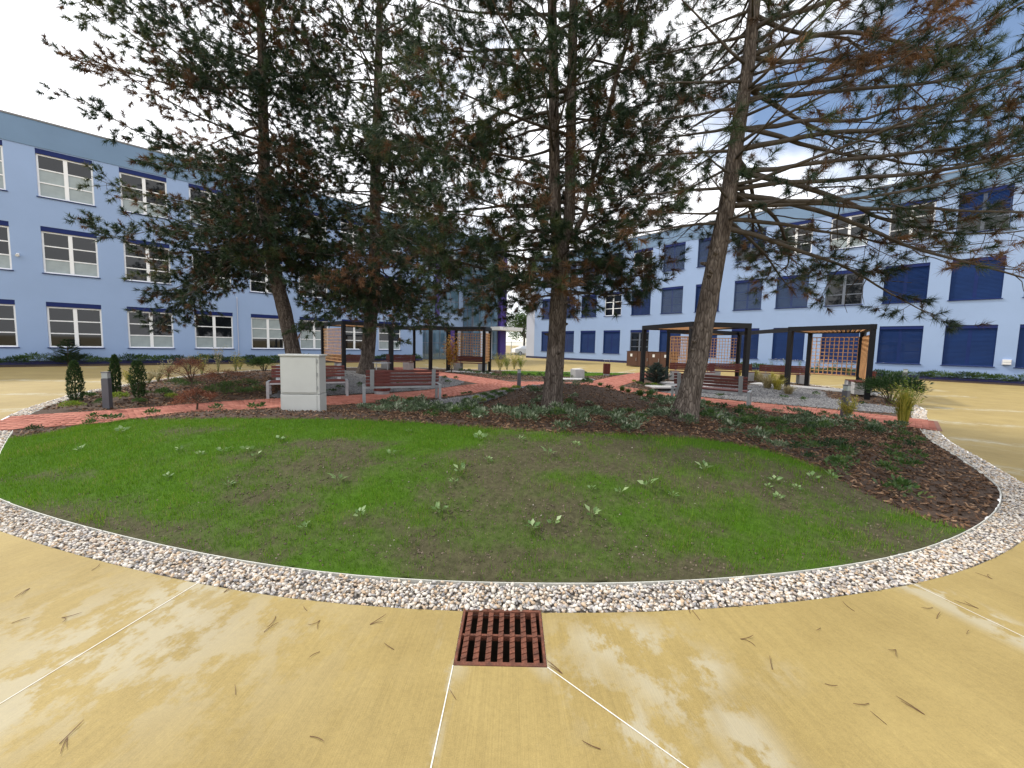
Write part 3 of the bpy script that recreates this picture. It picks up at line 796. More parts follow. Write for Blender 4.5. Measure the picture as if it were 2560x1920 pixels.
V, F = grid_region(-1, 7.5, 19.5, 23.6, 0.1, lambda x, y: inside(x, y, BACKLAWN) & (path_d(x, y) > PATH_W / 2) & (bed_sd(x, y) > 0.03), 0.014)
bl = tag(link('lawn', np_mesh('lawn', V, F, {'bare': np.zeros(len(V))}, True), M['lawn']), kind='structure')
gm = grass_blades('grass', 22000, -1, 7.5, 19.5, 23.6, lambda x, y: inside(x, y, BACKLAWN) & (path_d(x, y) > PATH_W / 2) & (bed_sd(x, y) > 0.05), 0.06, 0.01)
gm.transform(Matrix.Identity(4))
tag(link('grass', gm, M['grass']), 'small patch of green grass behind the concrete cube', 'grass', kind='stuff')
def mulch_pts(N, x0, x1, y0, y1):
    x = RNG.uniform(x0, x1, N); y = RNG.uniform(y0, y1, N)
    k = (bed_sd(x, y) > 0.03) & (path_d(x, y) > PATH_W / 2 + 0.03) & ~in_any_gravel(x, y) & ~inside(x, y, BACKLAWN)
    x, y = x[k], y[k]
    lw = inside(x, y, LAWN) & (seg_dist(x, y, LB) > 0.06)
    return x[~lw], y[~lw]
for (N, x0, x1, y0, y1, s0) in ((24000, -2, 8.6, 3.2, 9.0, 1.08), (21000, -9, 8.8, 5.8, 12.2, 1.0), (6500, -13, -5, 8, 20, 1.7), (6000, 4, 14, 9, 20, 1.5), (4000, -6, 6, 17, 23, 1.7)):
    x, y = mulch_pts(N, x0, x1, y0, y1); n = len(x)
    scl = np.stack([s0 * (0.02 + 0.045 * RNG.rand(n) ** 1.5), s0 * (0.008 + 0.014 * RNG.rand(n)), s0 * (0.004 + 0.006 * RNG.rand(n))], 1)
    scatter('bark_chips', BOXV, BOXF[1:], np.stack([x, y, H(x, y) + 0.006 + 0.014 * RNG.rand(n)], 1), rot_rand(n, 0.42), scl, M['chips'], planting_bed)

# ------------------------------------------------------------------ drain grate
gr = empty('drain_grate', ((GX0 + GX1) / 2, (GY0 + GY1) / 2, 0), 0, 'rusty brown cast iron drain grate set in the concrete', 'drain grate')
gw, gd = (GX1 - GX0) / 2, (GY1 - GY0) / 2
m = MB()
e = 0.002
m.box(-gw + e, gw - e, gd - 0.022, gd - e, -0.045, 0.003).box(-gw + e, gw - e, -gd + e, -gd + 0.024, -0.045, 0.003)
m.box(-gw + e, -gw + 0.016, -gd + 0.024, gd - 0.022, -0.045, 0.003).box(gw - 0.016, gw - e, -gd + 0.024, gd - 0.022, -0.045, 0.003)
m.build('frame', M['rust'], gr, 0.002)
nb = 7
xs = np.linspace(-gw + 0.045, gw - 0.05, nb)
for i, xb in enumerate(xs[:]):
    m = MB(); w2 = 0.0135
    m.box(xb - w2, xb + w2, -gd + 0.0245, gd - 0.0225, -0.036, -0.003)
    for k in range(9):                                   # slanting anti-slip ribs
        yy = -gd + 0.04 + k * (2 * gd - 0.07) / 9
        n0 = len(m.v)
        m.v += [(xb - w2, yy, -0.0028), (xb + w2, yy + 0.012, -0.0028), (xb + w2, yy + 0.026, -0.0028), (xb - w2, yy + 0.014, -0.0028), (xb - w2, yy, 0.0015), (xb + w2, yy + 0.012, 0.0015), (xb + w2, yy + 0.026, 0.0015), (xb - w2, yy + 0.014, 0.0015)]
        for f in ((4, 5, 6, 7), (0, 1, 5, 4), (1, 2, 6, 5), (2, 3, 7, 6), (3, 0, 4, 7)): m.f.append(tuple(n0 + j for j in f))
    m.build('bar', M['rust'], gr)
m = MB().box(-gw + 0.0165, gw - 0.0165, 0.0, 0.014, -0.034, -0.0055); m.build('cross_bar', M['rust'], gr)
m = MB()
for a, b in (((-gw, -gd), (gw, -gd)), ((gw, -gd), (gw, gd)), ((gw, gd), (-gw, gd)), ((-gw, gd), (-gw, -gd))):
    m.quad((*a, -0.001), (*b, -0.001), (*b, -0.45), (*a, -0.45))
m.quad((-gw, -gd, -0.45), (gw, -gd, -0.45), (gw, gd, -0.45), (-gw, gd, -0.45))
m.build('pit', M['pit'], gr)
m = MB().tube([(-0.02, 0.02, -0.44), (-0.02, 0.02, -0.30)], 0.13, 20, False); m.build('bucket', M['black'], gr)

# ------------------------------------------------------------------ buildings
def frames(ox, oz, w, h, y, t=0.075, cols=2, rows=3, mull=0.15, d=0.06):
    m = MB()
    m.box(ox, ox + w, y, y + d, oz, oz + t).box(ox, ox + w, y, y + d, oz + h - t, oz + h)
    m.box(ox, ox + t, y, y + d, oz + t, oz + h - t).box(ox + w - t, ox + w, y, y + d, oz + t, oz + h - t)
    cells = []
    xs_ = [ox + t, ox + w / 2 - mull / 2, ox + w / 2 + mull / 2, ox + w - t]
    m.box(xs_[1], xs_[2], y - 0.01, y + d, oz + t, oz + h - t)
    zs_ = np.linspace(oz + t, oz + h - t, rows + 1)
    for c in range(2):
        x0, x1 = xs_[2 * c], xs_[2 * c + 1]
        for r in range(1, rows): m.box(x0, x1, y + 0.004, y + d - 0.004, zs_[r] - 0.028, zs_[r] + 0.028)
        for r in range(rows):
            z0 = zs_[r] + (0.028 if r else 0); z1 = zs_[r + 1] - (0.028 if r < rows - 1 else 0)
            cells.append((x0, x1, z0, z1, r))
    return m, cells
MESH = {}
def window(b, s, z, w, h, style, film=(), boxh=0.24):
    """a window set 0.14 m back in its opening; style: white | grey | navy; film = rows of pale panes, frosted below, painted sky reflection on the top floor"""
    REV = 0.09
    key = ('win', w, h, style, boxh)
    if key not in MESH:
        m, cells = frames(0, 0.0, w, h - boxh, REV)
        MESH[key] = (m.mesh('window'), cells)
    me, cells = MESH[key]
    o = link('window', me, M[style + '_frame'] if style != 'navy' else M['navy'], b); o.location = (s, 0, z)
    for i, (x0, x1, z0, z1, r) in enumerate(cells):
        mk = ('pane', round(x1 - x0, 3), round(z1 - z0, 3), (r in film))
        if mk not in MESH: MESH[mk] = MB().box(0, x1 - x0, 0, 0.012, 0, z1 - z0).mesh('pane')
        p = link('pane', MESH[mk], M['glass_film'] if r in film else M['glass_dark'], o); p.location = (x0, REV + 0.03, z0)
    if boxh:
        mk = ('bbox', w, boxh)
        if mk not in MESH: MESH[mk] = MB().box(0.002, w - 0.002, 0.02, 0.2, 0, boxh - 0.002).mesh('blind_box')
        p = link('blind_box', MESH[mk], M['navy'], o); p.location = (0, 0, h - boxh)
    mk = ('sill', w)
    if mk not in MESH: MESH[mk] = MB().box(-0.05, w + 0.05, -0.055, REV - 0.002, -0.045, -0.003).mesh('sill')
    p = link('sill', MESH[mk], M['navy'], o); p.location = (0, 0, 0)
    return o
def blind_window(b, s, z, w, h, tilt=0.35, drop=1.0, mt='blind', boxh=0.2):
    REV = 0.09
    o = window(b, s, z, w, h, 'grey' if drop < 1 else 'navy', (), boxh)
    mk = ('blind', w, h, tilt, drop)
    if mk not in MESH:
        m = MB(); n = int((h - boxh) / 0.075 * drop)
        for i in range(n):
            zc = h - boxh - 0.0375 - i * 0.075; c, q_ = 0.038 * math.cos(tilt), 0.038 * math.sin(tilt)
            y0 = 0.085
            m.quad((0.03, y0 - q_, zc - c), (w - 0.03, y0 - q_, zc - c), (w - 0.03, y0 + q_, zc + c), (0.03, y0 + q_, zc + c))
        for xg in (0.004, w - 0.03): m.box(xg, xg + 0.026, 0.06, 0.11, 0.0, h - boxh)
        if drop < 1: m.box(0.03, w - 0.03, 0.07, 0.10, h - boxh - n * 0.075 - 0.02, h - boxh - n * 0.075)
        MESH[mk] = m.mesh('blind')
    bl_ = link('blind', MESH[mk], M[mt], o)
    return o
def facade(b, s0, s1, ztop, openings, wallmat, depth=12.0, band=11.18, name='wall'):
    """the courtyard wall with real openings and reveals, closed behind"""
    zs_ = sorted({-0.02, 0.22, band} | {o[1] for o in openings} | {o[1] + o[3] for o in openings})
    xs_ = sorted({s0, s1} | {o[0] for o in openings} | {o[0] + o[2] for o in openings})
    m = MB()
    def hole(x, z): return any(o[0] < x < o[0] + o[2] and o[1] < z < o[1] + o[3] for o in openings)
    for i in range(len(xs_) - 1):
        for j in range(len(zs_) - 1):
            if zs_[j] < 0.2: continue
            xc, zc = (xs_[i] + xs_[i + 1]) / 2, (zs_[j] + zs_[j + 1]) / 2
            if hole(xc, zc): continue
            m.quad((xs_[i], 0, zs_[j]), (xs_[i + 1], 0, zs_[j]), (xs_[i + 1], 0, zs_[j + 1]), (xs_[i], 0, zs_[j + 1]))
    for (x, z, w, h) in openings:
        r = 0.28
        m.quad((x, 0, z), (x, 0, z + h), (x, r, z + h), (x, r, z)).quad((x + w, 0, z), (x + w, r, z), (x + w, r, z + h), (x + w, 0, z + h))
        m.quad((x, 0, z), (x, r, z), (x + w, r, z), (x + w, 0, z)).quad((x, 0, z + h), (x + w, 0, z + h), (x + w, r, z + h), (x, r, z + h))
    m.quad((s0, 0, -0.02), (s0, 0, band), (s0, depth, band), (s0, depth, -0.02)).quad((s1, 0, -0.02), (s1, depth, -0.02), (s1, depth, band), (s1, 0, band))
    m.quad((s0, depth, -0.02), (s0, depth, band), (s1, depth, band), (s1, depth, -0.02))
    m.build(name, M[wallmat], b)
    MB().box(s0 + 0.01, s1 - 0.01, 0.022, 0.3, -0.02, 0.219).build('plinth', M['plinth'], b)
    MB().box(s0 - 0.02, s1 + 0.02, -0.03, depth + 0.02, band + 0.003, ztop - 0.08).build('fascia', M['fascia'], b)
    MB().box(s0 - 0.05, s1 + 0.05, -0.06, depth + 0.05, ztop - 0.078, ztop).build('roof', M['roof'], b)
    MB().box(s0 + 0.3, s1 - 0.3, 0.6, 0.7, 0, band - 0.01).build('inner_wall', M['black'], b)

LW = Vector((-24.7, 20.5, 0)); dL = Vector((1.083, 1, 0)).normalized()
RW = Vector((26.5, 23.4, 0)); dR = Vector((0.948, -1, 0)).normalized()
SILLS = (0.93, 4.83, 8.73); WH = 2.40
# left wing
bL = empty('office_building', LW, math.atan2(dL.y, dL.x), 'pale blue three storey building with white framed windows behind the two cypress-side benches', 'building')
bL['label'] = 'pale blue three storey building with white framed windows and no outside blinds down'
opL = []
for c in range(-3, 7):
    for f in range(3): opL.append((c * 3.02, SILLS[f], 2.0, WH))
S1L = 22.3
facade(bL, -14.0, S1L, 12.55, opL, 'wall')
filmL = {(0, 0): (), (1, 0): (0,), (2, 0): (0,), (3, 0): (1, 2), (4, 0): (0, 1), (0, 1): (0,), (0, 2): (0, 1), (-1, 2): (0, 1, 2), (1, 2): (0,), (2, 2): (0,)}  # top-floor film rows put the reflected bright sky into the pane colour
for c in range(-3, 7):
    for f in range(3): window(bL, c * 3.02, SILLS[f], 2.0, WH, 'white', filmL.get((c, f), (0,) if (c + f) % 3 == 0 else ()))
MB().tube([(8.3, -0.05, 0.25), (8.3, -0.05, 4.3), (8.3, 0.02, 4.4)], 0.022, 8).build('downpipe', M['wall_grey'], bL)
# entrance block at the end of the left wing: glazed wall, then the glass stair tower
wc = empty('security_camera', LW + dL * (-0.95) + Vector((0.68, -0.74, 0)) * 0.0, math.atan2(dL.y, dL.x), 'small white security camera on the pale blue wall', 'camera')
wc.location = LW + dL * (-0.80)
MB().box(-0.05, 0.05, -0.03, 0.0, 5.55, 5.70).build('bracket', M['white_plastic'], wc)
MB().tube([(0, -0.03, 5.64), (0, -0.12, 5.60), (0, -0.22, 5.56)], [0.05, 0.06, 0.065], 12).build('housing', M['white_plastic'], wc)

eb = empty('glass_entrance', LW + dL * S1L, math.atan2(dL.y, dL.x), 'glazed entrance block with purple panels and a tall glass stair tower', 'building')
def curtain(b, x0, x1, y, z0, z1, nx, nz, mt='glass_blue', fw=0.06, axis='x'):
    """glass panes, each its own piece, in a mullion grid; axis x: along local x at depth y; axis y: along local y at x = y"""
    xs_ = np.linspace(x0, x1, nx + 1); zs_ = np.linspace(z0, z1, nz + 1)
    m = MB()
    for xx in xs_:
        if axis == 'x': m.box(xx - fw / 2, xx + fw / 2, y - 0.05, y + 0.05, z0, z1)
        else: m.box(y - 0.05, y + 0.05, xx - fw / 2, xx + fw / 2, z0, z1)
    for zz in zs_:
        for i in range(nx):
            if axis == 'x': m.box(xs_[i] + fw / 2, xs_[i + 1] - fw / 2, y - 0.045, y + 0.045, zz - fw / 2, zz + fw / 2)
            else: m.box(y - 0.045, y + 0.045, xs_[i] + fw / 2, xs_[i + 1] - fw / 2, zz - fw / 2, zz + fw / 2)
    fr = m.build('mullion_frame', M['grey_frame'], b)
    pk = MB().box(0, 1, 0, 1, 0, 1).mesh('pane')
    for i in range(nx):
        for j in range(nz):
            p = link('pane', pk, M[mt], fr)
            a0 = xs_[i] + fw / 2; dx = xs_[i + 1] - xs_[i] - fw; zb = zs_[j] + fw / 2; dz = zs_[j + 1] - zs_[j] - fw
            if axis == 'x': p.location = (a0, y - 0.01, zb); p.scale = (dx, 0.02, dz)
            else: p.location = (y - 0.01, a0, zb); p.scale = (0.02, dx, dz)
    return fr
MB().box(0.05, 5.2, 1.3, 9, -0.02, 3.3).build('core', M['wall_grey'], eb)
MB().box(0.05, 5.2, 1.0, 9, 3.31, 11.3).build('upper_wall', M['wall'], eb)
MB().box(0.03, 5.25, 0.9, 9.1, 11.32, 12.5).build('fascia', M['fascia'], eb)
curtain(eb, 0.1, 3.4, 1.2, 0.05, 3.2, 4, 2)
for f in range(2): curtain(eb, 0.6, 4.6, 0.95, 4.6 + 3.9 * f, 6.9 + 3.9 * f, 4, 2)
MB().box(3.5, 4.3, 1.05, 1.25, 0, 3.2).build('purple_panel', M['purple'], eb)
MB().box(1.9, 2.3, 0.80, 0.99, 4.0, 11.2).build('purple_panel', M['purple'], eb)
tw = empty('glass_stair_tower', LW + dL * (S1L + 5.3), math.atan2(dL.y, dL.x), 'tall glass stair tower with purple corner column beside the gate gap', 'tower')
curtain(tw, 0.0, 3.2, -0.6, 0.05, 11.8, 4, 7)
curtain(tw, -0.53, 4.0, 3.26, 0.05, 11.8, 4, 7, axis='y')
curtain(tw, -0.53, 1.0, -0.06, 0.05, 11.8, 2, 7, axis='y')
MB().box(0.3, 3.0, 1.6, 4.4, 0, 11.6).build('stair_core', M['wall_grey'], tw)
MB().box(-0.1, 3.4, -0.7, 4.5, 11.86, 12.3).build('roof', M['fascia'], tw)
MB().box(3.4, 4.2, -0.9, -0.2, 0, 11.5).build('corner_column', M['purple'], tw)
MB().box(2.0, 5.2, -2.4, -0.95, 3.05, 3.4).build('entrance_canopy', M['white_plastic'], tw)
MB().box(0.9, 2.4, -0.75, -0.68, 0.1, 2.9).build('entrance_door', M['wall_grey'], tw)
# right wing
bR = empty('office_building', RW, math.atan2(dR.y, dR.x), 'bright pale blue three storey building with navy outside blinds over its windows', 'building')
colsR = [2.49 + 3.0, 2.49, -0.27, -3.18, -6.16, -9.16, -12.1, -15.2, -18.3, -21.36, -24.5, -27.5, -30.4, -33.4]
opR = [(s, SILLS[f], 2.0, WH) for s in colsR for f in range(3)]
facade(bR, -36.0, 12.0, 12.45, opR, 'wall')
for i, s in enumerate(colsR):
    for f in range(3):
        if f == 0:
            if i == 9: window(bR, s, SILLS[f], 2.0, WH, 'grey')
            else: blind_window(bR, s, SILLS[f], 2.0, WH, 0.30 if i % 3 else 0.55)
        elif f == 1:
            if i in (4, 10): window(bR, s, SILLS[f], 2.0, WH, 'grey' if i == 4 else 'white')
            elif i in (5, 6, 8): blind_window(bR, s, SILLS[f], 2.0, WH, 0.75, 1.0, 'blind_grey')
            else: blind_window(bR, s, SILLS[f], 2.0, WH, 0.2 if i == 2 else 0.6)
        else:
            if i in (3, 4, 5, 9): window(bR, s, SILLS[f], 2.0, WH, 'white', (0,) if i == 4 else ())
            elif i in (7, 8): blind_window(bR, s, SILLS[f], 2.0, WH, 0.75, 1.0, 'blind_grey')
            else: blind_window(bR, s, SILLS[f], 2.0, WH, 0.5, 0.55)
MB().box(-35.99, -34.6, -0.006, -0.001, 0.23, 11.1).build('pale_corner_panel', M['wall_grey'], bR)
wb = empty('wall_socket_box', RW + dR * 2.18, math.atan2(dR.y, dR.x), 'small grey electrical box mounted low on the pale blue wall', 'wall box')
MB().box(-0.17, 0.17, -0.13, 0.0, 1.05, 1.36).build('box_body', M['wall_grey'], wb, 0.01)
MB().box(-0.15, 0.15, -0.155, -0.132, 1.20, 1.34).build('lid', M['white_plastic'], wb, 0.008)
MB().box(-0.15, 0.15, -0.15, -0.132, 1.07, 1.185).build('lower_lid', M['white_plastic'], wb, 0.008)

# ------------------------------------------------------------------ beyond the gap: street, gate, car, lamp
gate = empty('steel_gate', (-0.2, 56, 0), 0, 'pale grey steel bar gate across the gap between the buildings', 'gate')
for xp in (-3.2, 0.0, 3.4):
    MB().box(xp - 0.05, xp + 0.05, -0.05, 0.05, 0, 2.1).build('post', M['metal'], gate)
for z0 in (0.15, 1.9): MB().box(-3.15, 3.35, -0.02, 0.02, z0, z0 + 0.05).build('rail', M['metal'], gate)
bar_me = MB().box(-0.012, 0.012, -0.012, 0.012, 0.2, 1.9).mesh('bar')
for k in range(44): o = link('bar', bar_me, M['metal'], gate); o.location = (-3.07 + k * 0.146, 0, 0)
def make_car(loc, rz):
    t = empty('parked_car', loc, rz, 'white parked car standing behind the gate between the buildings', 'car')
    prof = [(-2.1, 0.35), (-2.15, 0.75), (-1.95, 0.98), (-1.2, 1.05), (-0.55, 1.45), (0.7, 1.5), (1.55, 1.1), (2.1, 1.0), (2.15, 0.45), (2.05, 0.3), (-2.0, 0.3)]
    bm = bmesh.new()
    rows_ = []
    for y, sx, dz in ((-0.88, 0.96, 0.0), (-0.80, 1.0, 0.0), (0.80, 1.0, 0.0), (0.88, 0.96, 0.0)):
        rows_.append([bm.verts.new((x * sx, y * (0.82 if z > 1.2 else 1), z)) for x, z in prof])
    for a, b in zip(rows_[:-1], rows_[1:]):
        for i in range(len(prof)): j = (i + 1) % len(prof); bm.faces.new((a[i], a[j], b[j], b[i]))
    bm.faces.new(list(reversed(rows_[0]))); bm.faces.new(rows_[-1])
    bmesh.ops.recalc_face_normals(bm, faces=bm.faces)
    me = bpy.data.meshes.new('body'); bm.to_mesh(me); bm.free()
    link('body', me, M['car_white'], t, 0.06)
    for s_ in (-1, 1):
        m = MB(); y = s_ * 0.80
        m.quad((-0.95, y, 1.08), (0.0, y, 1.08), (0.0, y * 0.93, 1.42), (-0.5, y * 0.93, 1.40)); m.build('side_window', M['glass_dark'], t)
        m = MB(); m.quad((0.08, y, 1.08), (1.2, y, 1.08), (0.75, y * 0.93, 1.42), (0.08, y * 0.93, 1.42)); m.build('side_window', M['glass_dark'], t)
        for xw in (-1.3, 1.3):
            w_ = MB().tube([(xw, s_ * 0.70, 0.32), (xw, s_ * 0.90, 0.32)], 0.32, 18).build('wheel', M['tyre'], t)
            MB().tube([(xw, s_ * 0.88, 0.32), (xw, s_ * 0.915, 0.32)], 0.20, 14).build('rim', M['metal'], w_)
        MB().box(-2.16, -2.02, s_ * 0.62 - 0.16, s_ * 0.62 + 0.16, 0.68, 0.86).build('headlight', M['glass_film'], t)
    MB().quad((-1.22, -0.66, 1.075), (-1.22, 0.66, 1.075), (-0.56, 0.60, 1.44), (-0.56, -0.60, 1.44)).build('windscreen', M['glass_dark'], t)
make_car((2.1, 60, 0), rad(200))
lp = empty('street_lamp', (2.35, 49.5, 0), 0, 'thin grey street lamp post at the far corner of the right building', 'street lamp')
MB().tube([(0, 0, 0), (0, 0, 3), (0, 0, 6.0)], [0.07, 0.06, 0.045], 10).build('pole', M['metal'], lp)
MB().tube([(0, 0, 6.0), (-0.35, -0.1, 6.2), (-0.9, -0.2, 6.25)], [0.04, 0.035, 0.03], 8).build('arm', M['metal'], lp)
MB().box(-1.45, -0.85, -0.32, -0.10, 6.20, 6.30).build('lamp_head', M['white_plastic'], lp, 0.03)

# ------------------------------------------------------------------ benches, bins, bollards, pergolas
def park_bench(loc, rz, label):
    """local x along the bench, sitter faces local +y"""
    t = empty('park_bench', loc, rz, label, 'bench', 'slatted red wood benches with steel frames')
    Lh = 0.95
    for i in range(4):
        MB().box(-Lh + 0.03, Lh - 0.03, -0.20 + i * 0.115, -0.20 + i * 0.115 + 0.098, 0.425, 0.46).build('seat_slat', M['wood_red'], t, 0.005)
    for i in range(4):
        z0 = 0.53 + i * 0.085
        y0 = -0.255 - i * 0.016
        MB().box(-Lh + 0.02, Lh - 0.02, y0 - 0.018, y0 + 0.018, z0, z0 + 0.066).build('back_slat', M['wood_red'], t, 0.005)
    for s in (-1, 1):
        m = MB(); x0 = s * (Lh + 0.02)
        m.box(x0 - 0.035, x0 + 0.035, -0.26, -0.225, 0.0, 0.42).box(x0 - 0.035, x0 + 0.035, 0.225, 0.26, 0.0, 0.42)
        m.build('leg', M['metal'], t, 0.004)
        MB().box(x0 - 0.035, x0 + 0.035, -0.26, 0.26, 0.4205, 0.455).build('end_bar', M['metal'], t, 0.004)
        m = MB(); xb = s * 0.78
        m.bar((xb, -0.285, 0.36), (xb, -0.345, 0.87), 0.10, 0.010); m.build('back_support', M['metal'], t)
    for y0 in (-0.235, 0.195): MB().box(-Lh - 0.01, Lh + 0.01, y0, y0 + 0.04, 0.375, 0.4195).build('seat_rail', M['metal'], t)
    return t
def P2(p): return Vector((p[0], p[1], 0))
def bench_between(a, b, faces_cam, label, z=0.0):
    a = Vector(a).to_2d(); b = Vector(b).to_2d(); c = (a + b) / 2; d = (b - a)
    rz = math.atan2(d.y, d.x)
    if faces_cam: rz += math.pi
    return park_bench((c.x, c.y, z), rz, label)
bench_between((-6.62, 10.33), (-4.80, 11.22), True, 'red slatted bench facing the path, half hidden behind the grey cabinet', 0.012)
bench_between((-3.86, 9.95), (-2.05, 10.70), False, 'red slatted bench seen from behind, beside the wooden litter bin', 0.012)
bench_between((4.95, 11.55), (6.45, 10.42), False, 'red slatted bench seen from behind, to the right of the leaning pine trunk', 0.012)

def block_bench(loc, rz, label, L=2.0, back=True):
    t = empty('block_bench', loc, rz, label, 'bench', 'red wood benches on concrete blocks')
    for s in (-1, 1): MB().box(s * (L / 2 - 0.24) - 0.21, s * (L / 2 - 0.24) + 0.21, -0.24, 0.24, 0, 0.42).build('concrete_block', M['concrete_block'], t, 0.012)
    for i in range(4): MB().box(-L / 2, L / 2, -0.22 + i * 0.112, -0.22 + i * 0.112 + 0.10, 0.421, 0.455).build('seat_slat', M['wood_red'], t)
    if back:
        for i in range(4): MB().box(-L / 2, L / 2, -0.285 - i * 0.012, -0.25 - i * 0.012, 0.50 + i * 0.085, 0.575 + i * 0.085).build('back_slat', M['wood_red'], t)
        for s in (-1, 1): MB().bar((s * L * 0.36, -0.262, 0.3), (s * L * 0.36, -0.325, 0.84), 0.06, 0.008).build('back_support', M['metal'], t)
    return t

def post_obj(t, x, y, z1, w=0.15, rz=0):
    return MB().box(-w / 2, w / 2, -w / 2, w / 2, 0, z1, rz, (x, y, 0)).build('post', M['anthracite'], t, 0.004)
def beam_obj(t, a, b, z0, z1, w=0.14, name='beam'):
    return MB().bar((a[0], a[1], (z0 + z1) / 2), (b[0], b[1], (z0 + z1) / 2), w, z1 - z0).build(name, M['anthracite'], t)
def lattice(t, a, b, z0, z1, st=0.155, w=0.026):
    """wooden trellis between two posts: each lath a piece"""
    a = Vector((a[0], a[1], 0)); b = Vector((b[0], b[1], 0)); d = (b - a); L = d.length; d.normalize()
    nrm = Vector((-d.y, d.x, 0))
    pan = MB()
    pan.bar(a + Vector((0, 0, z1)), b + Vector((0, 0, z1)), 0.04, 0.035)
    fr = pan.build('trellis', M['wood_orange'], t)
    MB().bar(a + Vector((0, 0, z0)), b + Vector((0, 0, z0)), 0.04, 0.035).build('bottom_rail', M['wood_orange'], fr)
    nv = int(L / st)
    for i in range(nv + 1):
        p = a + d * (L * i / nv) + nrm * 0.017
        MB().bar(p + Vector((0, 0, z0 + 0.018)), p + Vector((0, 0, z1 - 0.018)), w, 0.016).build('upright_lath', M['wood_orange'], fr)
    nh = int((z1 - z0) / st)
    for j in range(1, nh):
        z = z0 + (z1 - z0) * j / nh
        MB().bar(a + Vector((0, 0, z)) - nrm * 0.006, b + Vector((0, 0, z)) - nrm * 0.006, 0.016, w).build('cross_lath', M['wood_orange'], fr)
    return fr
def pergola(posts, label, hz=2.52, battens=13, trel=(), group='black steel pergolas with wooden battens'):
    """posts in order round the roof"""
    base = posts[0]
    t = empty('pergola', (base[0], base[1], 0), 0, label, 'pergola', group)
    P_ = [(p[0] - base[0], p[1] - base[1]) for p in posts]
    n = len(P_)
    for i, p in enumerate(P_):
        q2 = P_[(i + 1) % n]; rz = math.atan2(q2[1] - p[1], q2[0] - p[0])
        post_obj(t, p[0], p[1], hz - 0.17, 0.15, rz)
    for i, p in enumerate(P_):
        q2 = P_[(i + 1) % n]; d = Vector((q2[0] - p[0], q2[1] - p[1])).normalized() * 0.075
        off = 0.002 * (i % 2)
        beam_obj(t, (p[0] - d.x, p[1] - d.y), (q2[0] + d.x * 0.9, q2[1] + d.y * 0.9), hz - 0.168 + off, hz + off, 0.148 - off)
    if n == 4:
        for k in range(battens):
            f = (k + 0.5) / battens
            a = Vector(P_[0]).lerp(Vector(P_[1]), f); b = Vector(P_[3]).lerp(Vector(P_[2]), f)
            d = (b - a).normalized() * 0.08
            MB().bar((a.x + d.x, a.y + d.y, hz - 0.11), (b.x - d.x, b.y - d.y, hz - 0.11), 0.07, 0.04).build('batten', M['wood_pale'], t)
    for i, j in trel: lattice(t, Vector(P_[i]).lerp(Vector(P_[j]), 0.06), Vector(P_[i]).lerp(Vector(P_[j]), 0.94), 0.62, 2.18)
    return t
pergola([(6.25, 13.5), (8.35, 13.75), (7.9, 16.9), (5.65, 16.65)], 'black pergola standing between the leaning pine and the blue dwarf spruce')
pergola([(10.95, 15.25), (11.9, 12.8), (13.85, 15.3), (13.15, 17.1)], 'black pergola with a wooden trellis beside the round evergreen shrub', trel=((2, 3), (1, 2)))
pergola([(7.9, 19.6), (9.4, 19.0), (11.9, 20.3), (10.9, 22.0)], 'black pergola with two wooden trellises in front of the brown bin store', trel=((0, 1), (3, 0), (3, 2)))
t = empty('pergola_link', (10.95, 15.25, 0), 0, 'long black roof beam joining the two pergolas at the right', 'beam')
beam_obj(t, (0.09, 0.2), (0.85, 4.95), 2.34, 2.5, 0.13)
pergola([(-7.85, 17.9), (-6.25, 19.9), (-8.2, 21.8), (-9.8, 19.9)], 'black pergola with a trellis behind the bare second pine trunk', trel=((3, 0),))
pergola([(-4.45, 20.9), (-3.7, 22.1), (-6.0, 23.5), (-7.3, 23.0)], 'small black pergola in front of the glazed entrance')
t = pergola([(-3.65, 22.0), (-1.55, 20.9), (-1.33, 22.6), (-3.4, 23.2)], 'open black pergola with trellises on two sides near the yellow shrubs', trel=((3, 2), (1, 2)))
block_bench((-2.45, 22.5, 0.03), rad(-14) + math.pi, 'red bench on concrete blocks under the trellis near the yellow shrubs')
block_bench((-8.6, 20.9, 0.03), rad(225), 'red bench on concrete blocks behind the second pine')
block_bench((-6.7, 22.4, 0.03), rad(160), 'red bench on concrete blocks before the blue wall, behind the litter bin')
block_bench((8.75, 18.7, 0.03), rad(158), 'red bench on concrete blocks in front of the trellis behind the blue spruce')
block_bench((11.2, 19.6, 0.03), rad(165), 'red bench on concrete blocks between the two right pergolas')
block_bench((13.2, 18.6, 0.03), rad(160), 'red bench on concrete blocks beyond the yellow grasses')
block_bench((12.55, 13.9, 0.10), rad(62), 'red bench on concrete blocks inside the pergola with trellis', 1.3)
for i, (px, py) in enumerate(((1760, 968), (1668, 962), (1845, 962))):
    pass
# pale slabs added for the strips of light falling through the pergola battens
for k, (cx, cy, w, d, rz) in enumerate(((6.9, 15.2, 1.0, 0.45, 0.1), (6.3, 14.3, 1.2, 0.4, 0.1), (7.2, 16.1, 1.2, 0.4, 0.1), (12.2, 15.0, 1.6, 0.5, -0.9), (11.7, 16.2, 1.3, 0.5, -0.9), (-7.7, 19.6, 1.2, 0.4, 0.9), (-2.4, 21.4, 1.3, 0.4, -0.3), (3.0, 18.4, 0.9, 0.4, 0.2))):
    z = Hs(cx, cy)
    o = tag(MB().box(-w, w, -d, d, 0.0, 0.05).build('light_strip_slab', M['concrete_block'], None, 0.01), 'pale slab standing in for a strip of light by a pergola', 'light strip', 'pale light strips by the pergolas')
    o.location = (cx, cy, z); o.rotation_euler = (0, 0, rz)

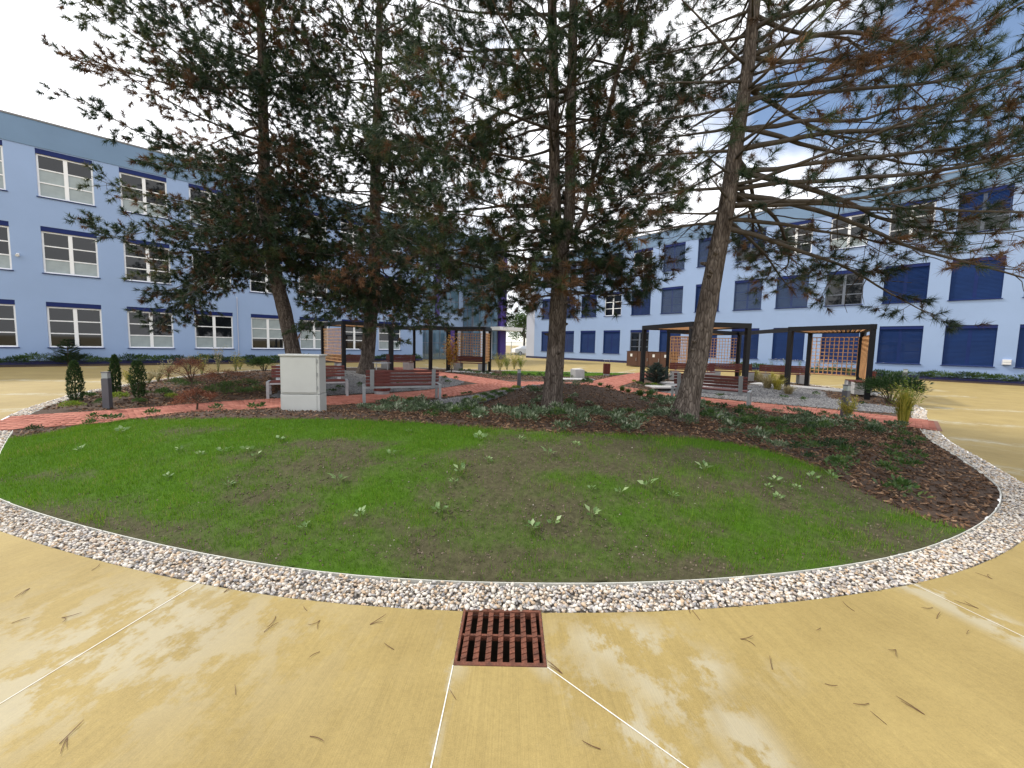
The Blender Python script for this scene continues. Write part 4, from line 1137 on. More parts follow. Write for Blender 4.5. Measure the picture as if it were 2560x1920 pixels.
def litter_bin(loc, label, rz=0, sc=(1, 1, 1)):
    t = empty('litter_bin', loc, rz, label, 'litter bin', 'litter bins'); t.scale = sc
    MB().tube([(0, 0, 0), (0, 0, 0.10)], 0.17, 18).build('base', M['metal'], t)
    MB().tube([(0, 0, 0.101), (0, 0, 0.64)], 0.175, 18).build('liner', M['anthracite'], t)
    for k in range(18):
        a = 2 * math.pi * k / 18
        MB().box(-0.028, 0.028, 0.176, 0.192, 0.11, 0.66, a).build('slat', M['wood_red'], t)
    for s in (-1, 1): MB().tube([(s * 0.13, 0, 0.641), (s * 0.13, 0, 0.86)], 0.01, 6).build('rod', M['metal'], t)
    MB().tube([(0, 0, 0.861), (0, 0, 0.88)], 0.21, 20).build('cover', M['metal'], t)
p = at(955, 980); p = atd(955, 981, 11.6); litter_bin((p.x, p.y, Hs(p.x, p.y)), 'red slatted litter bin with steel cover behind the bench seen from behind', 0.0, (1.3, 1.1, 1.1))
p = at(1516, 939); litter_bin((p.x, p.y, p.z), 'narrow red litter bin at the edge of the back grass patch')

def bollard(loc, label, h=0.8):
    t = empty('bollard_light', loc, 0.3, label, 'bollard light', 'short grey bollard lights')
    MB().box(-0.06, 0.06, -0.06, 0.06, 0, h - 0.14).build('post', M['bollard_grey'], t, 0.006)
    MB().box(-0.05, 0.05, -0.05, 0.05, h - 0.139, h - 0.021).build('lens', M['glass_film'], t)
    MB().box(-0.06, 0.06, -0.06, 0.06, h - 0.02, h).build('cap', M['bollard_grey'], t, 0.004)
bollard(at(270, 1022), 'grey bollard light among the three small cypresses')
bollard(at(1297, 968), 'grey bollard light at the path bend with pale yellow plants', 0.68)
bollard(at(2110, 1044), 'grey bollard light wrapped in a tuft of yellow grass')
bollard((17.2, 16.8, 0), 'grey bollard light by the plants along the right wall', 0.9)

# waste store with four doors
ls = empty('bin_store', (9.6, 32.3, 0), math.atan2(dR.y, dR.x), 'brown boarded bin store with four white labels by the right wall', 'bin store')
MB().box(0, 3.9, 0, 0.9, 0.05, 1.25).build('carcass', M['wood_brown'], ls)
MB().box(-0.03, 3.93, -0.05, 0.93, 1.252, 1.29).build('lid', M['wood_brown'], ls)
for k in range(4):
    dr = MB().box(0.02 + k * 0.97, 0.96 + k * 0.97, -0.035, -0.002, 0.08, 1.22).build('door', M['wood_brown'], ls, 0.004)
    MB().box(0.34 + k * 0.97, 0.52 + k * 0.97, -0.040, -0.036, 0.85, 1.07).build('label_plate', M['white_plastic'], dr)
    MB().box(0.86 + k * 0.97, 0.89 + k * 0.97, -0.060, -0.036, 0.5, 0.75).build('handle', M['metal'], dr)
cb = at(1443, 946)
t = empty('concrete_cube_seat', cb, 0.35, 'pale concrete cube seat standing in the back bed', 'cube seat')
MB().box(-0.26, 0.26, -0.26, 0.26, 0, 0.46).build('block', M['concrete_block'], t, 0.015)
MB().box(-0.20, 0.20, -0.20, 0.20, 0.461, 0.485).build('seat_pad', M['white_plastic'], t, 0.006)

# electrical cabinet
cp = at(752, 1027); cw, ch = 0.335, 0.98
t = empty('electrical_cabinet', (cp.x, cp.y + 0.12, Hs(cp.x, cp.y)), rad(6), 'light grey electrical cabinet standing in the bark mulch', 'cabinet')
MB().box(-cw, cw, -0.16, 0.16, -0.12, 0.30).build('plinth', M['cabinet'], t, 0.006)
MB().box(-cw + 0.004, cw - 0.004, -0.155, 0.155, 0.308, ch).build('housing', M['cabinet'], t, 0.006)
MB().box(-cw + 0.028, cw - 0.05, -0.178, -0.156, 0.335, ch - 0.03).build('door', M['cabinet'], t, 0.006)
MB().box(-cw + 0.028, cw - 0.05, -0.172, -0.161, -0.06, 0.285).build('plinth_panel', M['cabinet'], t, 0.004)
MB().box(-cw - 0.015, cw + 0.015, -0.19, 0.18, ch + 0.001, ch + 0.035).build('roof', M['cabinet'], t, 0.01)
for z in (0.42, 0.66, 0.9): MB().tube([(cw - 0.035, -0.165, z - 0.03), (cw - 0.035, -0.165, z + 0.03)], 0.008, 8).build('hinge', M['metal'], t)

# ------------------------------------------------------------------ plants
LEAFV = np.array([(0, 0, 0), (0.42, 0.45, 0.10), (0, 1, 0.02), (-0.42, 0.45, 0.10)]); LEAFF = np.array([(0, 1, 2), (0, 2, 3)])
def dirs_to_rot(d, roll):
    """rotation taking local y to d"""
    d = d / (np.linalg.norm(d, axis=1, keepdims=True) + 1e-9)
    up_ = np.tile((0.0, 0.0, 1.0), (len(d), 1)); bad = np.abs(d[:, 2]) > 0.97; up_[bad] = (1, 0, 0)
    x = np.cross(d, up_); x /= np.linalg.norm(x, axis=1, keepdims=True)
    z = np.cross(x, d)
    c, s = np.cos(roll)[:, None], np.sin(roll)[:, None]
    x2 = x * c + z * s; z2 = -x * s + z * c
    return np.stack([x2, d, z2], 2)
def leaf_mesh(name, pos, d, size, width, rs, rnd=None):
    n = len(pos); rot = dirs_to_rot(d, rs.randn(n) * 0.6)
    s = size if hasattr(size, '__len__') else np.full(n, size)
    scl = np.stack([s * width, s, s], 1)
    Vv = np.einsum('nij,nkj->nki', rot, LEAFV[None] * scl[:, None, :]) + pos[:, None, :]
    Ff = LEAFF[None] + (np.arange(n) * 4)[:, None, None]
    if rnd is None: rnd = rs.rand(n)
    return np_mesh(name, Vv.reshape(-1, 3), Ff.reshape(-1, 3), {'rnd': np.repeat(rnd, 4)})
def sphere_dirs(n, rs, zmin=-1):
    v = rs.randn(n, 3); v /= np.linalg.norm(v, axis=1, keepdims=True); v[:, 2] = np.where(v[:, 2] < zmin, -v[:, 2], v[:, 2]); return v
def bush_mesh(seed, rx, ry, rz_, n, size, width, zc=None, clumps=14, up=0.3, flat=1.0):
    rs = np.random.RandomState(seed)
    cd = sphere_dirs(clumps, rs, -0.25); cr_ = 0.55 + 0.45 * rs.rand(clumps)
    cp_ = cd * cr_[:, None] * (rx, ry, rz_) * 0.75
    k = rs.randint(clumps, size=n); dd = sphere_dirs(n, rs, -0.6)
    pos = cp_[k] + dd * (rs.rand(n) ** 0.5)[:, None] * np.array((rx, ry, rz_)) * 0.42
    pos[:, 2] += rz_ * 0.85 if zc is None else zc
    pos[:, 2] = np.maximum(pos[:, 2], 0.02)
    d = dd + (pos - (0, 0, rz_ * 0.5)) * 0.6; d[:, 2] = d[:, 2] * flat + up
    r = np.clip(0.5 * rs.rand(n) + 0.5 * rs.rand(clumps)[k], 0, 1)
    return leaf_mesh('foliage', pos, d, size * (0.6 + 0.8 * rs.rand(n)), width, rs, r)
def stems_mesh(seed, n, h, spread, r=0.008, base=0.05):
    rs = random.Random(seed); m = MB()
    for i in range(n):
        a = rs.random() * 6.28; b = rs.random() * base; s = spread * (0.3 + 0.7 * rs.random()); hh = h * (0.6 + 0.4 * rs.random())
        x0, y0 = math.cos(a) * b, math.sin(a) * b
        m.tube([(x0, y0, -0.03), (x0 + math.cos(a) * s * 0.35, y0 + math.sin(a) * s * 0.35, hh * 0.5), (x0 + math.cos(a) * s, y0 + math.sin(a) * s, hh)], [r, r * 0.75, r * 0.35], 4)
    return m.mesh('stem')
def plant(name, loc, fol, folmat, stem, label, cat, group=None, sc=1.0, rz=None, stemmat='stem'):
    t = empty(name, loc, random.random() * 6.28 if rz is None else rz, label, cat, group)
    t.scale = (sc, sc, sc)
    link('foliage', fol, M[folmat], t)
    if stem: link('stem', stem, M[stemmat], t)
    return t
# ground cover in the bark mulch
gc = [bush_mesh(40 + i, 0.21, 0.19, 0.09, 150, 0.052, 0.55, clumps=9, up=0.5) for i in range(5)]
gcs = [stems_mesh(60 + i, 7, 0.11, 0.13, 0.003) for i in range(5)]
gcd = [bush_mesh(140 + i, 0.19, 0.17, 0.10, 130, 0.048, 0.6, clumps=9, up=0.4) for i in range(4)]
pts = []
rs = random.Random(5)
tries = 0
while len(pts) < 235 and tries < 20000:
    tries += 1
    x = rs.uniform(-3.2, 8.6); y = rs.uniform(3.6, 11.8)
    if any((x - a) ** 2 + (y - b) ** 2 < 0.31 ** 2 for a, b in pts): continue
    dens = float(fbm([x * 0.8], [y * 0.8], 2)[0])
    if x > 4.6 and y < 5.2 and dens < 0.62: continue
    if dens < 0.36: continue
    if math.hypot(x - 0.9, y - 8.4) < 0.42 or math.hypot(x - 3.7, y - 8.1) < 0.42: continue
    if bed_sd([x], [y])[0] < 0.3 or path_d([x], [y])[0] < 1.05 or in_lawn([x], [y])[0] or in_any_gravel([x], [y])[0]: continue
    front = y < np.interp(x, PATH_MAIN[:, 0], PATH_MAIN[:, 1])
    if not front: continue
    if abs(x - 1.7) < 1.9 and y > 9.1 and rs.random() < 0.93: continue
    if x < 0 and seg_dist([x], [y], LB)[0] < 0.22: continue
    pts.append((x, y))
for i, (x, y) in enumerate(pts):
    z = Hs(x, y)
    dark = (x > 3.6 and y < 7.2) or rs.random() < 0.2
    if dark: plant('ground_cover_plant', (x, y, z), gcd[i % 4], 'leaf_mid' if rs.random() < 0.8 else 'leaf_dark', gcs[i % 5], 'low dark green ground cover plant growing in bark mulch', 'plant', 'dark ground cover plants in the front bed', 0.6 + 0.5 * rs.random())
    else: plant('ground_cover_plant', (x, y, z), gc[i % 5], 'leaf_variegated', gcs[i % 5], 'low white edged ground cover plant growing in bark mulch', 'plant', 'pale edged ground cover plants in the front bed', 0.7 + 0.55 * rs.random())
# weeds in the lawn
def weed_mesh(seed, n=7, h=0.09, s=0.06):
    rs_ = np.random.RandomState(seed)
    a = np.arange(n) * 2.4 + rs_.rand(n); hh = h * (0.3 + 0.7 * rs_.rand(n))
    pos = np.stack([np.cos(a) * 0.02, np.sin(a) * 0.02, hh * 0.6], 1); d = np.stack([np.cos(a), np.sin(a), 0.3 + 0.5 * rs_.rand(n)], 1)
    return leaf_mesh('foliage', pos, d, s * (0.6 + 0.6 * rs_.rand(n)), 0.75, rs_)
wm = [weed_mesh(i) for i in range(4)]; ws = [stems_mesh(80 + i, 4, 0.06, 0.03, 0.0025, 0.01) for i in range(3)]
wspots = [(845, 1215), (1150, 1185), (1135, 1215), (980, 1140), (1200, 1105), (1300, 1105), (1220, 1160), (1480, 1230), (1620, 1225), (1680, 1250), (1480, 1300), (1920, 1225), (1945, 1255), (1935, 1210), (1990, 1230), (2030, 1205), (2080, 1205), (450, 1130), (500, 1145), (420, 1200), (305, 1085), (570, 1220), (640, 1145), (700, 1105), (1370, 1145), (1760, 1180), (1550, 1240), (1100, 1290), (900, 1300), (1330, 1330), (1385, 1320), (760, 1330), (200, 1130), (1020, 1085), (1440, 1120), (560, 1135), (620, 1135)]
for i, (px, py) in enumerate(wspots):
    p = at(px, py)
    plant('weed_seedling', (p.x, p.y, p.z + 0.008), wm[i % 4], 'leaf_weed', ws[i % 3], 'pale green broad leaved weed seedling growing in the new lawn', 'weed', 'weed seedlings in the lawn', 0.75 + 0.7 * rs.random() + (0.3 if i == 1 else 0), stemmat='stem_green')
# small plants in the strip of mulch along the left end of the lawn
for i, (px, py, mt, sc, lb) in enumerate(((222, 1068, 'leaf_red', 0.8, 'small red leaved plant in the mulch strip beside the red path'), (232, 1054, 'leaf_bronze', 0.9, 'small bronze leaved plant in the mulch strip by the path'), (285, 1060, 'leaf_mid', 1.0, 'small green leafy plant next to the red leaved one'), (92, 1082, 'leaf_weed', 0.8, 'little pale green plant at the left end of the mulch strip'), (385, 1044, 'leaf_mid', 0.9, 'small green plant in the mulch before the bronze maple'), (545, 1032, 'leaf_mid', 0.9, 'green seedling between the bronze maple and the cabinet'), (640, 1032, 'leaf_lime', 1.0, 'lime green plant in the mulch left of the cabinet'))):
    p = at(px, py); plant('bed_plant', p, gcd[i % 4], mt, gcs[i % 5], lb, 'plant', None, sc * 0.85)
# three small columnar cypresses
def cypress(loc, h, r, seed, label, split=False):
    rs_ = np.random.RandomState(seed); n = int(2600 * h)
    t_ = rs_.rand(n) ** 0.85; a = rs_.rand(n) * 6.283
    prof = np.sin(np.clip(0.16 + 0.84 * t_, 0, 1) * math.pi) ** 0.55
    lump = 0.75 + 0.5 * fbm(a * 1.2 + seed, t_ * 7, 3)
    rr = r * prof * lump * (0.5 + 0.5 * rs_.rand(n) ** 0.4)
    ox = np.where(rs_.rand(n) < 0.5, -r * 0.45, r * 0.45) * smooth(0.25, 0.6, t_) if split else 0
    pos = np.stack([np.cos(a) * rr + ox, np.sin(a) * rr, t_ * h], 1)
    d = np.stack([np.cos(a) * 0.5, np.sin(a) * 0.5, np.ones(n)], 1) + rs_.randn(n, 3) * 0.25
    f = leaf_mesh('foliage', pos, d, 0.055 * (0.6 + 0.7 * rs_.rand(n)), 0.35, rs_)
    st = MB().tube([(0, 0, -0.03), (0, 0, h * 0.85)], [0.018, 0.005], 6).mesh('stem')
    plant('columnar_cypress', loc, f, 'leaf_dark', st, label, 'cypress', 'columnar cypresses by the left path', 1, 0)
cypress(at(191, 1007), 0.95, 0.135, 1, 'plump dark columnar cypress with a pointed tip left of the bollard light')
cypress(at(291, 987), 0.98, 0.095, 2, 'slender dark columnar cypress just behind the bollard light')
cypress(at(347, 995), 0.85, 0.115, 3, 'dark columnar cypress with a forked top nearest the bronze maples', True)
# cushions
cu = [bush_mesh(200 + i, 0.20, 0.19, 0.10, 480, 0.04, 0.4, clumps=16, up=0.8) for i in range(3)]
for i, (px, py, sc) in enumerate(((177, 1025, 1.0), (224, 998, 0.9), (253, 1013, 0.8), (299, 1003, 1.05), (349, 1013, 0.85), (413, 993, 1.1), (430, 1001, 0.9), (362, 990, 0.7))):
    plant('cushion_shrub', at(px, py), cu[i % 3], 'leaf_lime' if i in (0, 5) else 'leaf_mid', None, 'low bright green cushion shrub beside the little cypresses', 'shrub', 'green cushion shrubs by the cypresses', sc)
for i, (px, py, sc) in enumerate(((1585, 957, 0.7), (1600, 965, 0.9), (1618, 969, 0.9), (1634, 968, 0.9), (1650, 970, 0.7))):
    plant('cushion_shrub', at(px, py), cu[i % 3], 'leaf_lime', None, 'low yellow green cushion shrub at the foot of the blue spruce', 'shrub', 'yellow green cushions below the spruce', sc)
# bronze lace leaf maples
def maple(loc, h, r, seed, label, mt='leaf_bronze', n=2200):
    rs_ = np.random.RandomState(seed); k = rs_.randint(26, size=n)
    ca = rs_.rand(26) * 6.283; cr2 = r * (0.25 + 0.75 * rs_.rand(26)); cz = h * (0.98 - 0.55 * (cr2 / r) ** 1.5) * (0.8 + 0.2 * rs_.rand(26))
    pos = np.stack([np.cos(ca) * cr2, np.sin(ca) * cr2, cz], 1)[k] + rs_.randn(n, 3) * (r * 0.13, r * 0.13, h * 0.045)
    pos[:, 2] = np.maximum(pos[:, 2], 0.05)
    d = np.stack([pos[:, 0], pos[:, 1], np.full(n, -0.15)], 1) + rs_.randn(n, 3) * 0.3
    f = leaf_mesh('foliage', pos, d, 0.055 * (0.5 + 0.8 * rs_.rand(n)), 0.22, rs_)
    m = MB(); m.tube([(0, 0, -0.04), (0.02, 0.01, h * 0.35)], [0.022, 0.016], 6)
    for j in range(14): m.tube([(0.02, 0.01, h * 0.3), (math.cos(ca[j]) * cr2[j] * 0.5, math.sin(ca[j]) * cr2[j] * 0.5, cz[j] * 0.85), (math.cos(ca[j]) * cr2[j], math.sin(ca[j]) * cr2[j], cz[j])], [0.011, 0.007, 0.003], 4)
    plant('lace_leaf_maple', loc, f, mt, m.mesh('stem'), label, 'maple', 'bronze lace leaf maples', 1, 0)
maple(at(492, 1026), 0.55, 0.36, 5, 'small bronze lace leaf maple at the near edge of the red path')
maple(at(478, 985), 1.0, 0.52, 6, 'taller orange bronze lace leaf maple on the far side of the path')
maple(at(560, 965), 0.5, 0.6, 7, 'low spreading rust coloured maple below the bare mulch mound', n=1400)
maple(at(690, 985), 0.35, 0.5, 8, 'low rust coloured shrub beside the left bench leg', n=700)
# the young orange tree in the back bed
def loose_shrub(name, loc, h, r, seed, mt, label, cat, n=900, size=0.06, width=0.3, stems=12, group=None, stemmat='stem_green', upl=0.8):
    rs_ = np.random.RandomState(seed); k = rs_.randint(stems, size=n)
    a = rs_.rand(stems) * 6.283; sp = r * (0.25 + 0.75 * rs_.rand(stems)); hh = h * (0.6 + 0.4 * rs_.rand(stems))
    t_ = 0.3 + 0.7 * rs_.rand(n)
    pos = np.stack([np.cos(a[k]) * sp[k] * t_ ** 1.4, np.sin(a[k]) * sp[k] * t_ ** 1.4, hh[k] * t_], 1) + rs_.randn(n, 3) * (0.05 * h)
    pos[:, 2] = np.maximum(pos[:, 2], 0.03)
    d = rs_.randn(n, 3); d[:, 2] = d[:, 2] * 0.5 + upl
    f = leaf_mesh('foliage', pos, d, size * (0.6 + 0.8 * rs_.rand(n)), width, rs_)
    m = MB()
    for j in range(stems): m.tube([(0, 0, -0.03), (math.cos(a[j]) * sp[j] * 0.4, math.sin(a[j]) * sp[j] * 0.4, hh[j] * 0.5), (math.cos(a[j]) * sp[j], math.sin(a[j]) * sp[j], hh[j])], [0.008, 0.006, 0.002], 4)
    return plant(name, loc, f, mt, m.mesh('stem'), label, cat, group, 1, 0, stemmat)
loose_shrub('young_tree', (-3.3, 20.9, Hs(-3.3, 20.9)), 2.1, 0.6, 11, 'leaf_orange', 'young orange and yellow leaved tree in front of the trellis', 'tree', 1100, 0.10, 0.5, stemmat='stem')
for i, (px, py) in enumerate(((1250, 928), (1268, 926), (1285, 924), (1302, 925))):
    p = at(px, py); loose_shrub('yellow_shrub', p, 1.05, 0.45, 20 + i, 'leaf_lime' if i % 2 else 'leaf_yellow', 'feathery yellow green shrub in the middle back bed', 'shrub', 700, 0.09, 0.2, group='yellow green shrubs in the back bed')
# dark little shrubs along the front of the back bed
for i, px in enumerate(range(1150, 1480, 22)):
    py = 940 + (6 if 1230 < px < 1450 else 0) - (4 if px < 1180 else 0)
    p = at(px, py)
    if path_d([p.x], [p.y])[0] < 1.0: p = Vector((p.x, p.y + 0.9, 0)); p.z = Hs(p.x, p.y)
    plant('edge_shrub', p, gcd[i % 4], ('leaf_bronze', 'leaf_mid', 'leaf_lime')[i % 3], gcs[i % 5], ('small bronze', 'small green', 'small lime green')[i % 3] + ' shrub in the row along the back bed', 'shrub', 'row of small mixed shrubs edging the back bed', 1.35)
# pale yellow plants at the bend, by the front bollard
for i, (px, py) in enumerate(((1190, 1003), (1212, 995), (1236, 990), (1262, 982), (1275, 986), (1225, 1003), (1290, 977), (1165, 1010), (1250, 995), (1205, 1010))):
    plant('yellow_ground_plant', at(px, py), cu[i % 3], 'leaf_yellow', None, 'pale yellow low plant in grey gravel at the path bend', 'plant', 'pale yellow plants at the path bend', 0.75)
# blue dwarf spruce and the spruce at the left wall
def spruce(loc, h, r, seed, label, tiers=9, per=9, mt='leaf_spruce'):
    rs_ = np.random.RandomState(seed); m = MB(); m.tube([(0, 0, -0.03), (0.02, 0, h * 0.5), (0, 0, h)], [0.03, 0.02, 0.006], 6)
    pos = []; dd = []
    for j in range(tiers):
        f = (j + 0.6) / tiers; L = r * (1 - f) ** 0.75 * (0.75 + 0.4 * rs_.rand())
        for i in range(per):
            a = rs_.rand() * 6.283; l_ = L * (0.55 + 0.5 * rs_.rand()) + 0.06; z0 = h * f
            tip = np.array((math.cos(a) * l_, math.sin(a) * l_, z0 + l_ * (0.30 + 0.3 * rs_.rand())))
            m.tube([(0, 0, z0), tuple(tip)], [0.008, 0.003], 4)
            for q_ in range(int(l_ * 260)):
                u = 0.2 + 0.85 * rs_.rand(); pos.append(np.array((0, 0, z0)) * (1 - u) + tip * u + rs_.randn(3) * 0.012)
                dd.append((tip - (0, 0, z0)) / l_ + rs_.randn(3) * 0.6)
    pos = np.array(pos); dd = np.array(dd)
    f = leaf_mesh('foliage', pos, dd, 0.055 * (0.7 + 0.5 * rs_.rand(len(pos))), 0.22, rs_)
    plant('dwarf_spruce', loc, f, mt, m.mesh('stem'), label, 'spruce', None, 1, 0)
spruce(at(1640, 962), 0.85, 0.62, 31, 'bushy blue grey dwarf spruce beside the pergola post', 8, 26)
p = LW + dL * 1.4 + Vector((0.68, -0.74, 0)) * 1.5; spruce((p.x - 0.9, p.y, 0.0), 1.35, 0.75, 32, 'dark young spruce in the strip below the left building', 9, 15, 'leaf_dark')
# big evergreen shrub and its neighbours at the right end
p = at(2225, 1010)
fol = bush_mesh(300, 0.85, 0.75, 0.50, 3200, 0.10, 0.32, clumps=34, up=0.1)
plant('evergreen_shrub', p, fol, 'leaf_dark', stems_mesh(301, 16, 0.8, 0.6, 0.012), 'wide dark green evergreen shrub at the right end of the garden', 'shrub', None, 1, 0)
fol = bush_mesh(302, 0.55, 0.5, 0.30, 1500, 0.09, 0.33, clumps=22, up=0.3)
p = at(660, 928); plant('evergreen_shrub', (p.x, p.y, p.z), fol, 'leaf_mid', stems_mesh(303, 12, 0.5, 0.4, 0.01), 'glossy green evergreen shrub on the mulch beside the first pine', 'shrub', None, 1.25, 0)
def grass_tuft(loc, h, r, seed, mt, label, n=260, name='ornamental_grass', group=None):
    rs_ = np.random.RandomState(seed); a = rs_.rand(n) * 6.283; ln = h * (0.5 + 0.5 * rs_.rand(n)); sp = r * rs_.rand(n)
    a0 = rs_.rand(n) * 6.283; b = np.stack([np.cos(a0) * r * 0.25 * rs_.rand(n), np.sin(a0) * r * 0.25 * rs_.rand(n), np.zeros(n)], 1)
    mid = b + np.stack([np.cos(a) * sp * 0.4, np.sin(a) * sp * 0.4, ln * 0.62], 1); tip = b + np.stack([np.cos(a) * sp, np.sin(a) * sp, ln * (0.75 + 0.25 * rs_.rand(n))], 1)
    w = np.stack([-np.sin(a), np.cos(a), np.zeros(n)], 1) * 0.006
    Vv = np.stack([b - w, b + w, mid + w, mid - w, tip], 1).reshape(-1, 3)
    i = np.arange(n) * 5
    Ff = np.concatenate([np.stack([i, i + 1, i + 2], 1), np.stack([i, i + 2, i + 3], 1), np.stack([i + 3, i + 2, i + 4], 1)])
    me = np_mesh('foliage', Vv, Ff, {'rnd': np.repeat(rs_.rand(n), 5)})
    return plant(name, loc, me, mt, None, label, 'grass', group, 1, 0)
p = at(2256, 1066); grass_tuft(p, 1.0, 0.30, 1, 'leaf_yellow', 'tall yellow green grass tuft standing in front of the evergreen shrub', 420)
loose_shrub('yellow_grass', p + Vector((0.02, 0.02, 0)), 1.0, 0.28, 51, 'leaf_lime', 'yellow green leafy clump at the foot of the evergreen shrub', 'plant', 600, 0.08, 0.2)
p = at(2110, 1046); loose_shrub('yellow_grass', p + Vector((0, -0.12, 0)), 0.55, 0.25, 52, 'leaf_yellow', 'yellow leafy clump hugging a bollard light', 'plant', 450, 0.08, 0.2)
for i, (px, py, h) in enumerate(((1900, 960, 0.7), (1930, 962, 0.75), (1955, 958, 0.6), (1918, 972, 0.6), (1943, 975, 0.6), (1890, 950, 0.7), (1970, 985, 0.4), (1845, 945, 0.8))):
    grass_tuft(at(px, py), h, 0.45, 60 + i, 'dry_straw' if i % 3 == 0 else 'leaf_yellow', 'pale straw yellow grass tuft between the right pergolas', 260, group='straw yellow grasses between the pergolas')
for i, (px, py, h) in enumerate(((1555, 978, 0.25), (1600, 990, 0.25), (1625, 995, 0.28), (1650, 1000, 0.25), (1570, 982, 0.2), (1500, 965, 0.2), (1665, 1003, 0.2))):
    grass_tuft(at(px, py), h, 0.25, 80 + i, 'leaf_mid', 'small green grass tuft on the mulch mound at the path edge', 160, group='green grass tufts on the mulch mound')
# tall dry perennials in the left bed, in front of the wall
for i, (px, py, h) in enumerate(((470, 940, 0.9), (505, 938, 1.0), (545, 935, 1.15), (590, 930, 1.0), (420, 950, 0.8), (600, 925, 0.8), (395, 955, 0.6), (330, 968, 0.5), (370, 960, 0.45))):
    p = at(px, py); loose_shrub('tall_perennial', p, h, 0.3, 90 + i, 'dry_straw' if i % 2 == 0 else 'leaf_yellow', 'tall thin straw coloured perennial in the left mulch bed', 'plant', 260, 0.07, 0.3, 9, 'tall thin perennials in the left bed')
lowj = bush_mesh(320, 0.42, 0.35, 0.14, 520, 0.06, 0.25, clumps=16, up=0.5)
for i, (px, py) in enumerate(((560, 975), (610, 968), (640, 985), (590, 990), (540, 985), (480, 970), (440, 965))):
    plant('low_juniper', at(px, py), lowj, 'leaf_dark' if i % 2 else 'leaf_mid', None, 'low spreading green shrub on the left mulch bed', 'shrub', 'low spreading shrubs in the left bed', 0.9)
# sparse plants on the gravel
for i, (px, py) in enumerate(((850, 975), (900, 968), (1000, 968), (1030, 975), (1120, 960), (1140, 950), (1800, 995), (1870, 985), (2010, 1005), (2040, 990), (1960, 1000), (2150, 1015), (1110, 950), (1060, 962), (830, 985), (700, 975))):
    plant('gravel_plant', at(px, py), gcd[i % 4], 'leaf_mid', gcs[i % 5], 'small green tuft growing in grey gravel', 'plant', 'small tufts in the gravel beds', 0.8)

# planting strips along the walls
def wall_strip(o, d, n_, s0, s1, w, name, group, label, step_, hgt):
    P_ = []
    m = MB()
    k = 24
    for i in range(k):
        a = o + d * (s0 + (s1 - s0) * i / k); b = o + d * (s0 + (s1 - s0) * (i + 1) / k)
        m.quad(a + Vector((0, 0, 0.02)) + n_ * 0.02, a + n_ * w + Vector((0, 0, 0.02)), b + n_ * w + Vector((0, 0, 0.02)), b + n_ * 0.02 + Vector((0, 0, 0.02)))
        m.quad(a + n_ * w + Vector((0, 0, 0.02)), a + n_ * w + Vector((0, 0, -0.05)), b + n_ * w + Vector((0, 0, -0.05)), b + n_ * w + Vector((0, 0, 0.02)))
    so = m.build('planting_strip', M['mulch']); so['kind'] = 'structure'
    fm = [bush_mesh(400 + i, 0.5, 0.4, 0.2, 620, 0.075, 0.28, clumps=18, up=0.4) for i in range(3)]
    s = s0 + 0.3; i = 0
    while s < s1:
        p = o + d * s + n_ * (w * (0.3 + 0.45 * random.random()))
        plant('hedge_shrub', p, fm[i % 3], ('leaf_mid', 'leaf_dark', 'leaf_mid', 'leaf_bronze')[i % 4] if hgt > 0.9 else ('leaf_mid', 'leaf_dark')[i % 2], None, label, 'shrub', group, hgt * (0.75 + 0.45 * random.random()))
        s += step_ * (0.8 + 0.4 * random.random()); i += 1
nL = Vector((dL.y, -dL.x, 0)); nR = Vector((-0.726, -0.688, 0))
wall_strip(LW, dL, nL, -6, 21.5, 1.9, 'strip', 'low shrubs along the left wall', 'low green shrub in the strip below the white framed windows', 0.65, 1.4)
wall_strip(RW, dR, nR, -11.5, 6.0, 1.9, 'strip', 'low shrubs along the right wall', 'low brownish green shrub in the strip below the navy blinds', 0.6, 1.35)
for i in range(7):
    p = RW + dR * (-8.6 + i * 0.85) + nR * 1.8
    loose_shrub('white_flower_plant', p, 1.0, 0.35, 130 + i, 'leaf_mid', 'tall plant with small white flowers by the right wall', 'plant', 160, 0.08, 0.3, 8, 'white flowered plants by the right wall')
    rs_ = np.random.RandomState(i); n = 12
    f = leaf_mesh('flowers', np.stack([rs_.randn(n) * 0.25, rs_.randn(n) * 0.25, 0.85 + 0.15 * rs_.rand(n)], 1), sphere_dirs(n, rs_, 0), 0.07, 0.9, rs_)
    link('flowers', f, M['petal'], C.objects[-1] if False else [o for o in C.objects if o.name.startswith('white_flower_plant')][-1])

